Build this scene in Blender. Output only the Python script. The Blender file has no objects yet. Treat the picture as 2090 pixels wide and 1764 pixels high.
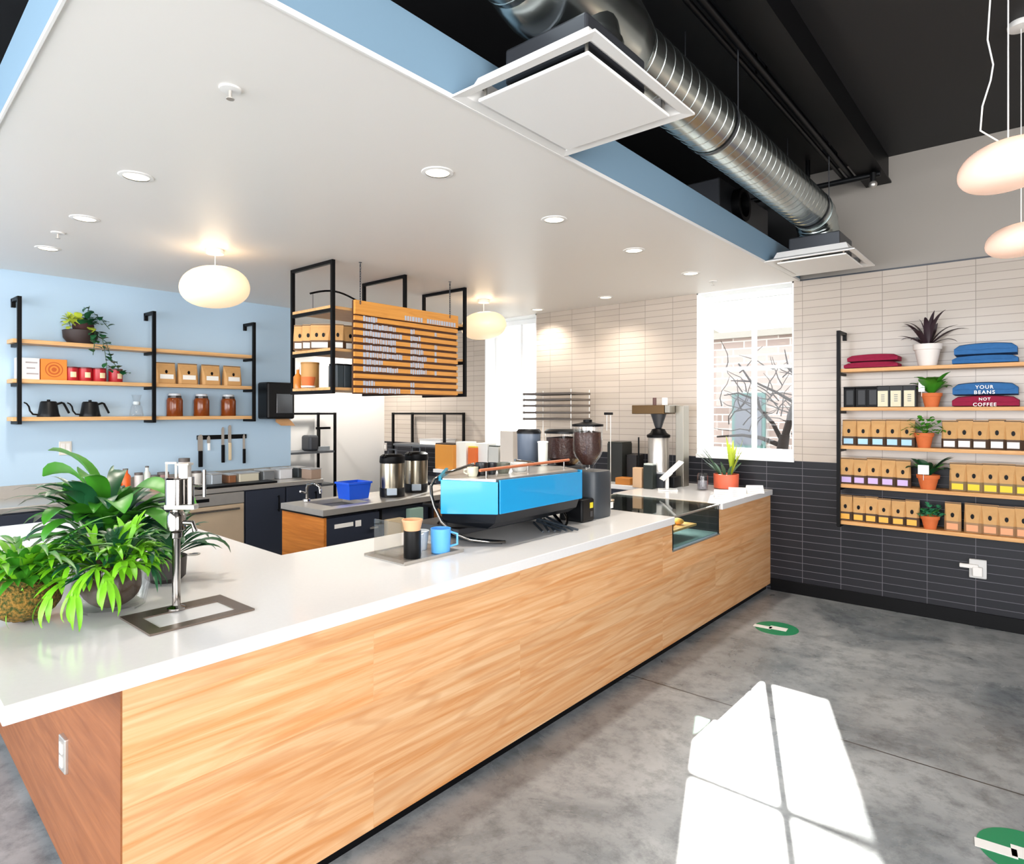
import bpy, bmesh, math, random
from mathutils import Vector, Matrix
random.seed(7)
PI = math.pi
S = bpy.context.scene
COL = S.collection

# ------------------------------------------------------------------ camera, world, sun, exposure
CAM_Z, FPX, HOR, YAW = 1.60, 1288.0, 840.0, math.radians(40.37)
cam_d = bpy.data.cameras.new('camera'); cam = bpy.data.objects.new('camera', cam_d); COL.objects.link(cam)
cam.location = (0, 0, CAM_Z); cam.rotation_euler = (PI / 2, 0, YAW)
cam_d.sensor_width = 36; cam_d.sensor_fit = 'HORIZONTAL'; cam_d.lens = FPX / 2090 * 36
cam_d.shift_y = -(882 - HOR) / 2090
cam_d.clip_start = 0.05
S.camera = cam
S.view_settings.view_transform = 'Standard'
S.view_settings.look = 'None'
S.view_settings.gamma = 1
S.view_settings.use_curve_mapping = False
S.view_settings.exposure = -0.58
S.cycles.max_bounces = 10
S.cycles.diffuse_bounces = 5
S.cycles.glossy_bounces = 4
S.cycles.transmission_bounces = 6
S.cycles.transparent_max_bounces = 10
S.cycles.caustics_reflective = False
S.cycles.caustics_refractive = False
S.cycles.sample_clamp_indirect = 6
S.cycles.use_denoising = True

W = bpy.data.worlds.new('sky'); S.world = W; W.use_nodes = True
W.node_tree.nodes['Background'].inputs[0].default_value = (0.93, 0.96, 1.0, 1)
W.node_tree.nodes['Background'].inputs[1].default_value = 7.0

def light(name, kind, loc, rot, power, color=(1, 1, 1), size=None, size_y=None, parent=None, spread=None):
    d = bpy.data.lights.new(name, kind); o = bpy.data.objects.new(name, d); COL.objects.link(o)
    o.location = loc; o.rotation_euler = rot; d.energy = power; d.color = color
    if kind == 'AREA':
        d.shape = 'RECTANGLE' if size_y else 'DISK'
        d.size = size
        if size_y: d.size_y = size_y
        if spread: d.spread = spread
    elif kind in ('POINT', 'SPOT') and size: d.shadow_soft_size = size
    if parent: o.parent = parent
    return o
# low sun through the window beside the counter
sd = Vector((0.361 * 0.876, -0.932 * 0.876, -0.482))
sun = light('sun', 'SUN', (-3, 9, 5), sd.to_track_quat('-Z', 'Y').to_euler(), 15.0, (1, 0.96, 0.9))
sun.data.angle = 0.009
# daylight through the storefront glazing behind and right of the camera
light('storefront_daylight_east', 'AREA', (4.35, -0.5, 1.85), (0, PI / 2, 0), 430, (1, 0.97, 0.94), 2.8, 3.4)
light('storefront_daylight_south', 'AREA', (-1.4, -3.35, 1.85), (PI / 2, 0, 0), 560, (0.97, 0.98, 1), 10.6, 2.8)
light('window_daylight_north', 'AREA', (-2.15, 6.09, 1.95), (-PI / 2, 0, 0), 1, (1, 1, 1), 0.9, 1.6).data.cycles.is_portal = True
light('window_daylight_northwest', 'AREA', (-4.99, 6.09, 1.95), (-PI / 2, 0, 0), 1, (1, 1, 1), 0.84, 1.6).data.cycles.is_portal = True

# ------------------------------------------------------------------ projection helpers (photo pixel -> point on a plane of the room)
SA, CA = math.sin(YAW), math.cos(YAW)
def fx(u): return -SA + CA * (u - 1045) / FPX
def fy(u): return CA + SA * (u - 1045) / FPX
def on_z(u, v, z):
    d = (CAM_Z - z) * FPX / (v - HOR); return Vector((d * fx(u), d * fy(u), z))
def on_x(u, v, x):
    d = x / fx(u); return Vector((x, d * fy(u), CAM_Z - (v - HOR) * d / FPX))
def on_y(u, v, y):
    d = y / fy(u); return Vector((d * fx(u), y, CAM_Z - (v - HOR) * d / FPX))

# ------------------------------------------------------------------ materials
def lin(h):
    h = h.lstrip('#'); out = []
    for i in (0, 2, 4):
        c = int(h[i:i + 2], 16) / 255
        out.append(c / 12.92 if c <= 0.04045 else ((c + 0.055) / 1.055) ** 2.4)
    return tuple(out) + (1,)
MATS = {}
def mat(name, color='#808080', rough=0.5, metal=0.0, spec=0.5, noise=0.0, nscale=8, bump=0.0, emit=None, estr=1, trans=0, ior=1.45, coat=0, alpha=None):
    if name in MATS: return MATS[name]
    m = bpy.data.materials.new(name); m.use_nodes = True
    nt = m.node_tree; b = nt.nodes['Principled BSDF']
    c = lin(color)
    b.inputs['Base Color'].default_value = c
    b.inputs['Roughness'].default_value = rough; b.inputs['Metallic'].default_value = metal
    b.inputs['Specular IOR Level'].default_value = spec
    b.inputs['Coat Weight'].default_value = coat
    if trans: b.inputs['Transmission Weight'].default_value = trans; b.inputs['IOR'].default_value = ior
    if emit: b.inputs['Emission Color'].default_value = lin(emit); b.inputs['Emission Strength'].default_value = estr
    if noise or bump:
        tc = nt.nodes.new('ShaderNodeTexCoord'); n = nt.nodes.new('ShaderNodeTexNoise')
        n.inputs['Scale'].default_value = nscale; n.inputs['Detail'].default_value = 5
        nt.links.new(tc.outputs['Object'], n.inputs['Vector'])
        if noise:
            mx = nt.nodes.new('ShaderNodeMix'); mx.data_type = 'RGBA'
            mx.inputs['A'].default_value = tuple(max(0, x * (1 - noise)) for x in c[:3]) + (1,)
            mx.inputs['B'].default_value = tuple(min(1, x * (1 + noise)) for x in c[:3]) + (1,)
            nt.links.new(n.outputs['Fac'], mx.inputs['Factor']); nt.links.new(mx.outputs['Result'], b.inputs['Base Color'])
        if bump:
            bp = nt.nodes.new('ShaderNodeBump'); bp.inputs['Strength'].default_value = bump; bp.inputs['Distance'].default_value = 0.01
            nt.links.new(n.outputs['Fac'], bp.inputs['Height']); nt.links.new(bp.outputs['Normal'], b.inputs['Normal'])
    MATS[name] = m; return m

def glass_mat(name, tint=(1, 1, 1, 1), gloss=0.12, rough=0.02):
    m = bpy.data.materials.new(name); m.use_nodes = True; nt = m.node_tree
    for n in list(nt.nodes): nt.nodes.remove(n)
    out = nt.nodes.new('ShaderNodeOutputMaterial'); mix = nt.nodes.new('ShaderNodeMixShader')
    tr = nt.nodes.new('ShaderNodeBsdfTransparent'); gl = nt.nodes.new('ShaderNodeBsdfGlossy'); fr = nt.nodes.new('ShaderNodeLayerWeight')
    ad = nt.nodes.new('ShaderNodeMath'); ad.operation = 'MULTIPLY_ADD'; ad.inputs[1].default_value = 0.7; ad.inputs[2].default_value = gloss * 0.3
    tr.inputs[0].default_value = tint; gl.inputs['Roughness'].default_value = rough
    fr.inputs['Blend'].default_value = 0.5
    pw = nt.nodes.new('ShaderNodeMath'); pw.operation = 'POWER'; pw.inputs[1].default_value = 4.0
    nt.links.new(fr.outputs['Facing'], pw.inputs[0]); nt.links.new(pw.outputs[0], ad.inputs[0]); nt.links.new(ad.outputs[0], mix.inputs[0])
    nt.links.new(tr.outputs[0], mix.inputs[1]); nt.links.new(gl.outputs[0], mix.inputs[2]); nt.links.new(mix.outputs[0], out.inputs[0])
    MATS[name] = m; return m

def wood_mat(name, light_c, dark_c, axis='Y', across='Z', plank=0.0, rough=0.45, scale=1.0, contrast=0.5, streak='#c87f3c', coord='pos', spec=0.4, length=1.7):
    """oak: long streaky grain along one axis, broad cathedral bands, faint plank steps"""
    m = bpy.data.materials.new(name); m.use_nodes = True; nt = m.node_tree; L = nt.links; N = nt.nodes.new
    b = nt.nodes['Principled BSDF']; b.inputs['Roughness'].default_value = rough; b.inputs['Specular IOR Level'].default_value = spec
    if coord == 'pos': src = N('ShaderNodeNewGeometry').outputs['Position']
    else: src = N('ShaderNodeTexCoord').outputs['Object']
    sep = N('ShaderNodeSeparateXYZ'); L.new(src, sep.inputs[0])
    cmb = N('ShaderNodeCombineXYZ')          # x = along grain, y = across, z = third
    third = [a for a in 'XYZ' if a not in (axis, across)][0]
    L.new(sep.outputs[axis], cmb.inputs[0]); L.new(sep.outputs[across], cmb.inputs[1]); L.new(sep.outputs[third], cmb.inputs[2])
    vec = cmb.outputs[0]
    br = None
    if plank:
        br = N('ShaderNodeTexBrick'); br.offset = 0.37; br.inputs['Scale'].default_value = 1
        br.inputs['Brick Width'].default_value = length; br.inputs['Row Height'].default_value = plank
        br.inputs['Mortar Size'].default_value = 0.0006; br.inputs['Mortar Smooth'].default_value = 0
        br.inputs['Color1'].default_value = (0, 0, 0, 1); br.inputs['Color2'].default_value = (1, 1, 1, 1); br.inputs['Mortar'].default_value = (0.25, 0.25, 0.25, 1)
        L.new(vec, br.inputs['Vector'])
        off = N('ShaderNodeVectorMath'); off.operation = 'MULTIPLY_ADD'
        L.new(br.outputs['Color'], off.inputs[0]); off.inputs[1].default_value = (5.3, 3.7, 2.1); L.new(vec, off.inputs[2]); vec = off.outputs[0]
    mp = N('ShaderNodeMapping'); mp.inputs['Scale'].default_value = (1.3 * scale, 30 * scale, 30 * scale); L.new(vec, mp.inputs[0])
    n1 = N('ShaderNodeTexNoise'); n1.inputs['Scale'].default_value = 1.0; n1.inputs['Detail'].default_value = 9; n1.inputs['Roughness'].default_value = 0.62
    n1.inputs['Distortion'].default_value = 0.8; L.new(mp.outputs[0], n1.inputs['Vector'])
    mp2 = N('ShaderNodeMapping'); mp2.inputs['Scale'].default_value = (0.6 * scale, 5.5 * scale, 5.5 * scale); L.new(vec, mp2.inputs[0])
    n2 = N('ShaderNodeTexNoise'); n2.inputs['Scale'].default_value = 1.0; n2.inputs['Detail'].default_value = 2; L.new(mp2.outputs[0], n2.inputs['Vector'])
    mul = N('ShaderNodeMath'); mul.operation = 'MULTIPLY'; mul.inputs[1].default_value = 60; L.new(n2.outputs['Fac'], mul.inputs[0])
    sn = N('ShaderNodeMath'); sn.operation = 'SINE'; L.new(mul.outputs[0], sn.inputs[0])
    rs = N('ShaderNodeMapRange'); rs.inputs[1].default_value = 0.35; rs.inputs[2].default_value = 1.0; L.new(sn.outputs[0], rs.inputs[0])
    rp = N('ShaderNodeValToRGB'); rp.color_ramp.elements[0].position = 0.5 - 0.28 * (1.2 - contrast); rp.color_ramp.elements[1].position = 0.5 + 0.28 * (1.2 - contrast)
    rp.color_ramp.elements[0].color = lin(dark_c); rp.color_ramp.elements[1].color = lin(light_c); L.new(n1.outputs['Fac'], rp.inputs[0])
    m1 = N('ShaderNodeMix'); m1.data_type = 'RGBA'; m1.inputs['B'].default_value = lin(streak)
    f1 = N('ShaderNodeMath'); f1.operation = 'MULTIPLY'; f1.inputs[1].default_value = contrast * 0.75; L.new(rs.outputs[0], f1.inputs[0])
    f2 = N('ShaderNodeMath'); f2.operation = 'MULTIPLY'; L.new(f1.outputs[0], f2.inputs[0]); L.new(n1.outputs['Fac'], f2.inputs[1])
    L.new(f2.outputs[0], m1.inputs['Factor']); L.new(rp.outputs[0], m1.inputs['A'])
    res = m1.outputs['Result']
    if plank:
        m2 = N('ShaderNodeMix'); m2.data_type = 'RGBA'; m2.blend_type = 'MULTIPLY'
        rr = N('ShaderNodeMapRange'); rr.inputs[3].default_value = 0.84; rr.inputs[4].default_value = 1.0; L.new(br.outputs['Color'], rr.inputs[0])
        m2.inputs['Factor'].default_value = 1; L.new(res, m2.inputs['A']); L.new(rr.outputs[0], m2.inputs['B']); res = m2.outputs['Result']
    L.new(res, b.inputs['Base Color'])
    bp = N('ShaderNodeBump'); bp.inputs['Strength'].default_value = 0.08; bp.inputs['Distance'].default_value = 0.003
    L.new(n1.outputs['Fac'], bp.inputs['Height']); L.new(bp.outputs['Normal'], b.inputs['Normal'])
    MATS[name] = m; return m

def tile_mat(name, c1, c2, grout, rough, ox, oz, spec=0.5):
    m = bpy.data.materials.new(name); m.use_nodes = True; nt = m.node_tree; L = nt.links; N = nt.nodes.new
    b = nt.nodes['Principled BSDF']; b.inputs['Roughness'].default_value = rough; b.inputs['Specular IOR Level'].default_value = spec
    g = N('ShaderNodeNewGeometry'); sep = N('ShaderNodeSeparateXYZ'); L.new(g.outputs['Position'], sep.inputs[0])
    cmb = N('ShaderNodeCombineXYZ'); L.new(sep.outputs['X'], cmb.inputs[0]); L.new(sep.outputs['Z'], cmb.inputs[1])
    mp = N('ShaderNodeMapping'); mp.inputs['Location'].default_value = (-ox, -oz, 0); L.new(cmb.outputs[0], mp.inputs[0])
    br = N('ShaderNodeTexBrick'); br.offset = 0; br.inputs['Scale'].default_value = 1
    br.inputs['Brick Width'].default_value = 0.305; br.inputs['Row Height'].default_value = 0.0635
    br.inputs['Mortar Size'].default_value = 0.0022; br.inputs['Mortar Smooth'].default_value = 0.1; br.inputs['Bias'].default_value = 0
    br.inputs['Color1'].default_value = lin(c1); br.inputs['Color2'].default_value = lin(c2); br.inputs['Mortar'].default_value = lin(grout)
    L.new(mp.outputs[0], br.inputs['Vector']); L.new(br.outputs['Color'], b.inputs['Base Color'])
    n = N('ShaderNodeTexNoise'); n.inputs['Scale'].default_value = 9; L.new(g.outputs['Position'], n.inputs['Vector'])
    ad = N('ShaderNodeMath'); ad.operation = 'MULTIPLY_ADD'; L.new(br.outputs['Fac'], ad.inputs[0]); ad.inputs[1].default_value = -1; L.new(n.outputs['Fac'], ad.inputs[2])
    bp = N('ShaderNodeBump'); bp.inputs['Strength'].default_value = 0.25; bp.inputs['Distance'].default_value = 0.002
    L.new(ad.outputs[0], bp.inputs['Height']); L.new(bp.outputs['Normal'], b.inputs['Normal'])
    MATS[name] = m; return m

def concrete_mat():
    m = bpy.data.materials.new('polished_concrete'); m.use_nodes = True; nt = m.node_tree; L = nt.links; N = nt.nodes.new
    b = nt.nodes['Principled BSDF']
    g = N('ShaderNodeNewGeometry')
    n1 = N('ShaderNodeTexNoise'); n1.inputs['Scale'].default_value = 1.3; n1.inputs['Detail'].default_value = 8; n1.inputs['Roughness'].default_value = 0.6; n1.inputs['Distortion'].default_value = 0.6
    n2 = N('ShaderNodeTexNoise'); n2.inputs['Scale'].default_value = 9; n2.inputs['Detail'].default_value = 10; n2.inputs['Roughness'].default_value = 0.75
    L.new(g.outputs['Position'], n1.inputs['Vector']); L.new(g.outputs['Position'], n2.inputs['Vector'])
    r1 = N('ShaderNodeValToRGB'); e = r1.color_ramp.elements
    e[0].position = 0.33; e[0].color = lin('#6f777d'); e[1].position = 0.66; e[1].color = lin('#b3b7b9'); L.new(n1.outputs['Fac'], r1.inputs[0])
    r2 = N('ShaderNodeValToRGB'); e = r2.color_ramp.elements
    e[0].position = 0.30; e[0].color = (0.32, 0.34, 0.35, 1); e[1].position = 0.54; e[1].color = (1, 1, 1, 1); L.new(n2.outputs['Fac'], r2.inputs[0])
    mx = N('ShaderNodeMix'); mx.data_type = 'RGBA'; mx.blend_type = 'MULTIPLY'; mx.inputs['Factor'].default_value = 0.8
    L.new(r1.outputs[0], mx.inputs['A']); L.new(r2.outputs[0], mx.inputs['B'])
    # saw-cut joint across the floor
    sep = N('ShaderNodeSeparateXYZ'); L.new(g.outputs['Position'], sep.inputs[0])
    d = N('ShaderNodeMath'); d.operation = 'SUBTRACT'; L.new(sep.outputs['Y'], d.inputs[0]); d.inputs[1].default_value = 3.385
    a = N('ShaderNodeMath'); a.operation = 'ABSOLUTE'; L.new(d.outputs[0], a.inputs[0])
    lt = N('ShaderNodeMath'); lt.operation = 'LESS_THAN'; L.new(a.outputs[0], lt.inputs[0]); lt.inputs[1].default_value = 0.0045
    m2 = N('ShaderNodeMix'); m2.data_type = 'RGBA'; m2.inputs['B'].default_value = (0.05, 0.05, 0.05, 1)
    L.new(lt.outputs[0], m2.inputs['Factor']); L.new(mx.outputs['Result'], m2.inputs['A']); L.new(m2.outputs['Result'], b.inputs['Base Color'])
    rr = N('ShaderNodeMapRange'); rr.inputs[3].default_value = 0.16; rr.inputs[4].default_value = 0.42; L.new(n1.outputs['Fac'], rr.inputs[0]); L.new(rr.outputs[0], b.inputs['Roughness'])
    bp = N('ShaderNodeBump'); bp.inputs['Strength'].default_value = 0.05; L.new(n2.outputs['Fac'], bp.inputs['Height']); L.new(bp.outputs['Normal'], b.inputs['Normal'])
    MATS['polished_concrete'] = m; return m

M_ceil = mat('white_ceiling_paint', '#ebe6e0', 0.42)
M_fascia = mat('blue_grey_fascia_paint', '#7d9aaf', 0.5)
M_blackceil = mat('black_ceiling_paint', '#161618', 0.6, noise=0.2, nscale=1.2)
M_black = mat('matte_black_steel', '#08080a', 0.45, spec=0.15)
M_blackplastic = mat('black_plastic', '#0d0e10', 0.38, spec=0.25)
M_blue = mat('pale_blue_wall_paint', '#b3cce0', 0.6)
M_white = mat('white_paint', '#ebe8e4', 0.5)
M_taupe = mat('taupe_wall_paint', '#9a938b', 0.6)
M_trimwhite = mat('white_window_vinyl', '#f3f4f4', 0.35)
M_tileW = tile_mat('pale_stacked_tile', '#bdb1a5', '#b5a99d', '#8d847b', 0.22, 0.196, 1.165)
M_tileD = tile_mat('charcoal_stacked_tile', '#202126', '#27272c', '#65636a', 0.36, 0.196, 1.165, 0.22)
M_floor = concrete_mat()
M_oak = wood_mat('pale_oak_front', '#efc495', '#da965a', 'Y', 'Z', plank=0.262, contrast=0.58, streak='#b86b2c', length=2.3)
M_oakend = wood_mat('oak_end_shade_tone', '#9f643c', '#7f4a28', 'X', 'Z', plank=0.0, contrast=0.5, streak='#683a1e')  # same oak as the front, the end's shade put into darker colours
M_shelf = wood_mat('honey_oak_shelf', '#e3b277', '#c98f52', 'X', 'Y', contrast=0.5, scale=1.5)
M_shelfY = wood_mat('honey_oak_shelf_long', '#e3b884', '#c9965c', 'Y', 'X', contrast=0.5, scale=1.5)
M_island = wood_mat('amber_oak_island', '#cf8238', '#a65e1f', 'X', 'Z', contrast=0.55, streak='#8a4a17')
M_menu = wood_mat('amber_oak_menu', '#e8a552', '#d08a3a', 'Y', 'Z', contrast=0.4, streak='#b06a28', scale=1.5)
M_quartz = mat('white_quartz', '#e9e7e6', 0.14, noise=0.03, nscale=60)
M_steel = mat('brushed_steel', '#cbc6bf', 0.34, 0.75, noise=0.08, nscale=20)
M_chrome = mat('polished_chrome', '#9c9894', 0.1, 1.0)
M_galv = mat('galvanised_duct', '#bcc4c2', 0.24, 1.0, noise=0.12, nscale=14)
M_grey = mat('dark_grey_metal', '#4b4d52', 0.4, 0.6)
M_navy = mat('navy_cabinet_laminate', '#262c3a', 0.45)
M_kraft = mat('kraft_paper', '#c99b63', 0.75, noise=0.12, nscale=30)
M_kraftdark = mat('dark_brown_band', '#4a3627', 0.6)
M_terra = mat('terracotta', '#cf6a35', 0.75, noise=0.12, nscale=25)
M_soil = mat('potting_soil', '#2e2018', 0.95, bump=0.6, nscale=60)
M_leaf = mat('green_leaf', '#3f8a22', 0.4, noise=0.45, nscale=9)
M_leafbright = mat('bright_fern_leaf', '#74bd1e', 0.45, noise=0.4, nscale=10)
M_leafdark = mat('dark_green_leaf', '#1e5230', 0.35, noise=0.4, nscale=10)
M_leafyellow = mat('yellow_green_leaf', '#b7c443', 0.45, noise=0.3, nscale=14)
M_leafpurple = mat('purple_green_leaf', '#3a2a30', 0.4, noise=0.6, nscale=12)
M_moss = mat('brown_green_moss', '#7d6a26', 0.95, noise=0.75, nscale=110, bump=1.0)
_mx = [n for n in M_moss.node_tree.nodes if n.type == 'MIX'][0]; _mx.inputs['A'].default_value = lin('#34400f'); _mx.inputs['B'].default_value = lin('#8f6a2a')
_nz = [n for n in M_moss.node_tree.nodes if n.type == 'TEX_NOISE'][0]; _rp = M_moss.node_tree.nodes.new('ShaderNodeMapRange'); _rp.inputs[1].default_value = 0.38; _rp.inputs[2].default_value = 0.62
M_moss.node_tree.links.new(_nz.outputs['Fac'], _rp.inputs[0]); M_moss.node_tree.links.new(_rp.outputs[0], _mx.inputs['Factor'])
M_glass = glass_mat('clear_glass')
M_glassgreen = glass_mat('green_edge_glass', (0.86, 0.95, 0.92, 1), 0.3)
M_winglass = glass_mat('window_glass', (0.98, 1, 1, 1), 0.05)
M_globe = mat('opal_pendant_glass', '#f0dcc0', 0.35, emit='#ffdcae', estr=0.95)
M_globepink = mat('blush_pendant_glass', '#f0d4c4', 0.35, emit='#ffc8a6', estr=0.6)
M_lamp = mat('glowing_downlight_lens', '#fff6e0', 0.4, emit='#fff0cc', estr=6)
M_paper = mat('white_paper', '#f4f3f0', 0.6)
M_labelcream = mat('cream_label', '#ddd5b8', 0.6)
M_bluepanel = mat('blue_enamel', '#1f9ad6', 0.25, coat=0.4)
M_maroon = mat('maroon_cotton', '#8f1439', 0.9, noise=0.15, nscale=40, bump=0.3)
M_bluecotton = mat('blue_cotton', '#2f659b', 0.9, noise=0.15, nscale=40, bump=0.3)
M_amber = mat('amber_coffee_jar', '#7a3912', 0.18, noise=0.3, nscale=40)
M_orange = mat('orange_card', '#e0822d', 0.6)
M_red = mat('red_tin', '#b3202a', 0.35)
M_green = mat('green_vinyl', '#1f8a5c', 0.4)
M_cobalt = mat('cobalt_blue_plastic', '#1554d4', 0.45)
M_sky = mat('sky_blue_plastic', '#5fb0f2', 0.35)
M_bean = mat('coffee_beans', '#3c1f17', 0.4, noise=0.6, nscale=90, bump=0.8)
M_copper = mat('copper_wood_rail', '#b96a45', 0.35)
M_brick = None

# ------------------------------------------------------------------ mesh builder
WL = {}
def wl(o): return WL.get(o.name, Vector((0, 0, 0)))
class MB:
    def __init__(s): s.bm = bmesh.new(); s.mi = 0
    def _f(s, vs):
        try:
            f = s.bm.faces.new(vs); f.material_index = s.mi; return f
        except ValueError: return None
    def box(s, x0, x1, y0, y1, z0, z1, rot=None, piv=None):
        c = [(x0, y0, z0), (x1, y0, z0), (x1, y1, z0), (x0, y1, z0), (x0, y0, z1), (x1, y0, z1), (x1, y1, z1), (x0, y1, z1)]
        c = [Vector(p) for p in c]
        if rot:
            pv = Vector(piv) if piv else Vector(((x0 + x1) / 2, (y0 + y1) / 2, (z0 + z1) / 2))
            R = Matrix.Rotation(rot, 3, 'Z') if not isinstance(rot, Matrix) else rot
            c = [R @ (p - pv) + pv for p in c]
        v = [s.bm.verts.new(p) for p in c]
        for q in ((0, 3, 2, 1), (4, 5, 6, 7), (0, 1, 5, 4), (1, 2, 6, 5), (2, 3, 7, 6), (3, 0, 4, 7)): s._f([v[i] for i in q])
        return s
    def prism(s, poly, z0, z1):
        a = [s.bm.verts.new((p[0], p[1], z0)) for p in poly]; b = [s.bm.verts.new((p[0], p[1], z1)) for p in poly]; n = len(poly)
        ar = sum(poly[i][0] * poly[(i + 1) % n][1] - poly[(i + 1) % n][0] * poly[i][1] for i in range(n))
        if ar < 0: a.reverse(); b.reverse()
        s._f(list(reversed(a))); s._f(b)
        for i in range(n): j = (i + 1) % n; s._f([a[i], a[j], b[j], b[i]])
        return s
    def loft(s, rings, close=True, caps=True):
        R = [[s.bm.verts.new(p) for p in r] for r in rings]
        for k in range(len(R) - 1):
            n = len(R[k])
            for i in range(n if close else n - 1):
                j = (i + 1) % n; s._f([R[k][i], R[k][j], R[k + 1][j], R[k + 1][i]])
        if caps and close: s._f(list(reversed(R[0]))); s._f(R[-1])
        return s
    def lathe(s, cx, cy, prof, seg=20, sx=1, sy=1, caps=True):
        rings = [[(cx + r * sx * math.cos(2 * PI * i / seg), cy + r * sy * math.sin(2 * PI * i / seg), z) for i in range(seg)] for r, z in prof]
        return s.loft(rings, True, caps)
    def tube(s, pts, r, seg=8, taper=None):
        pts = [Vector(p) for p in pts]; rings = []; n = len(pts); up = None
        for i, p in enumerate(pts):
            t = (pts[min(i + 1, n - 1)] - pts[max(i - 1, 0)]).normalized()
            if up is None: up = Vector((0, 0, 1)) if abs(t.z) < 0.9 else Vector((1, 0, 0))
            a = t.cross(up).normalized(); b2 = a.cross(t).normalized(); up = b2
            rr = r if taper is None else r * (1 + (taper - 1) * i / max(1, n - 1))
            rings.append([p + (a * math.cos(2 * PI * k / seg) + b2 * math.sin(2 * PI * k / seg)) * rr for k in range(seg)])
        return s.loft(rings)
    def bar(s, p0, p1, w, h=None):
        """square bar between two points"""
        h = h or w; p0, p1 = Vector(p0), Vector(p1); t = (p1 - p0).normalized()
        up = Vector((0, 0, 1)) if abs(t.z) < 0.9 else Vector((0, 1, 0))
        a = t.cross(up).normalized(); b2 = a.cross(t).normalized()
        rg = lambda p: [p + a * w / 2 + b2 * h / 2, p - a * w / 2 + b2 * h / 2, p - a * w / 2 - b2 * h / 2, p + a * w / 2 - b2 * h / 2]
        return s.loft([rg(p0), rg(p1)])
    def ellipsoid(s, c, rx, ry, rz, seg=20, rings=10):
        c = Vector(c); prof = []
        for k in range(rings + 1):
            a = -PI / 2 + PI * k / rings; prof.append((max(1e-4, math.cos(a)), math.sin(a)))
        rr = [[(c.x + rx * r * math.cos(2 * PI * i / seg), c.y + ry * r * math.sin(2 * PI * i / seg), c.z + rz * z) for i in range(seg)] for r, z in prof]
        return s.loft(rr)
    def leaf(s, base, az, elev, L, Wd, droop, n=9, lobes=0, fold=0.25, peak=0.5, twist=0.0, lobe_d=0.5):
        p = Vector(base); st = L / n; d = Vector((math.cos(az), math.sin(az), 0)); sd = Vector((-math.sin(az), math.cos(az), 0)); prev = None
        for k in range(n + 1):
            q = k / n; ang = elev - droop * q * q
            w = Wd * 0.5 * (math.sin(PI * min(1, q ** (math.log(0.5) / math.log(peak)))) ** 0.8 + 0.05) if 0 < q < 1 else Wd * 0.03
            if lobes: w *= (1 - lobe_d) + lobe_d * abs(math.sin(lobes * PI * q))
            up = Vector((-math.sin(ang) * d.x, -math.sin(ang) * d.y, math.cos(ang)))
            s2 = (sd * math.cos(twist * q) + up * math.sin(twist * q))
            row = [s.bm.verts.new(p + s2 * w + up * w * fold), s.bm.verts.new(p), s.bm.verts.new(p - s2 * w + up * w * fold)]
            if prev: s._f([prev[0], prev[1], row[1], row[0]]); s._f([prev[1], prev[2], row[2], row[1]])
            prev = row; p = p + (d * math.cos(ang) + Vector((0, 0, math.sin(ang)))) * st
        return s
    def build(s, name, mats, parent=None, loc=None, smooth=False, bevel=0, local=False, rot=0):
        me = bpy.data.meshes.new(name)
        if not isinstance(mats, (list, tuple)): mats = [mats]
        off = Vector((0, 0, 0))
        if parent is not None and not local: off = wl(parent)
        if loc is not None and not local: off = Vector(loc)
        if off.length: bmesh.ops.translate(s.bm, verts=s.bm.verts, vec=-off)
        bmesh.ops.recalc_face_normals(s.bm, faces=s.bm.faces)
        s.bm.to_mesh(me); s.bm.free()
        for m in mats: me.materials.append(m)
        if smooth:
            for p in me.polygons: p.use_smooth = True
        o = bpy.data.objects.new(name, me); COL.objects.link(o)
        if parent is not None: o.parent = parent; WL[o.name] = wl(parent).copy()
        elif loc is not None: o.location = loc; WL[o.name] = Vector(loc)
        if bevel:
            md = o.modifiers.new('edge', 'BEVEL'); md.width = bevel; md.segments = 2; md.limit_method = 'ANGLE'; md.angle_limit = 0.6
        if smooth:
            md = o.modifiers.new('smooth_by_angle', 'EDGE_SPLIT'); md.split_angle = 0.7
        return o
def tag(o, label, cat, group=None, kind=None):
    o['label'] = label; o['category'] = cat
    if group: o['group'] = group
    if kind: o['kind'] = kind
    return o
def thing(name, label, cat, loc=(0, 0, 0), group=None, kind=None):
    o = bpy.data.objects.new(name, None); COL.objects.link(o); o.location = loc; WL[o.name] = Vector(loc); o.empty_display_size = 0.05
    return tag(o, label, cat, group, kind)
def struct(o): o['kind'] = 'structure'; return o
def sthing(name):
    o = bpy.data.objects.new(name, None); COL.objects.link(o); o['kind'] = 'structure'; WL[o.name] = Vector((0, 0, 0)); return o
def dup(root, loc, label=None, rotz=None, group=None):
    r = root.copy(); COL.objects.link(r); r.location = loc
    if rotz is not None: r.rotation_euler = (0, 0, rotz)
    if label: r['label'] = label
    if group: r['group'] = group
    for ch in list(root.children):
        c = ch.copy(); COL.objects.link(c); c.parent = r
        for g in ch.children:
            d = g.copy(); COL.objects.link(d); d.parent = c
    return r
ORD = ['first', 'second', 'third', 'fourth', 'fifth', 'sixth', 'seventh', 'eighth']
exec_parts = []
# ================================================================== SETTING
H1, H2, YN, XW, XW2 = 2.743, 3.65, 5.83, -6.39, -7.41
m = MB(); m.box(-7.6, 4.4, -3.4, 6.1, -0.12, 0); struct(m.build('floor', M_floor))
m = MB(); m.box(-7.6, 4.4, -3.4, 6.1, H2, H2 + 0.1); struct(m.build('ceiling', M_blackceil))
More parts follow.
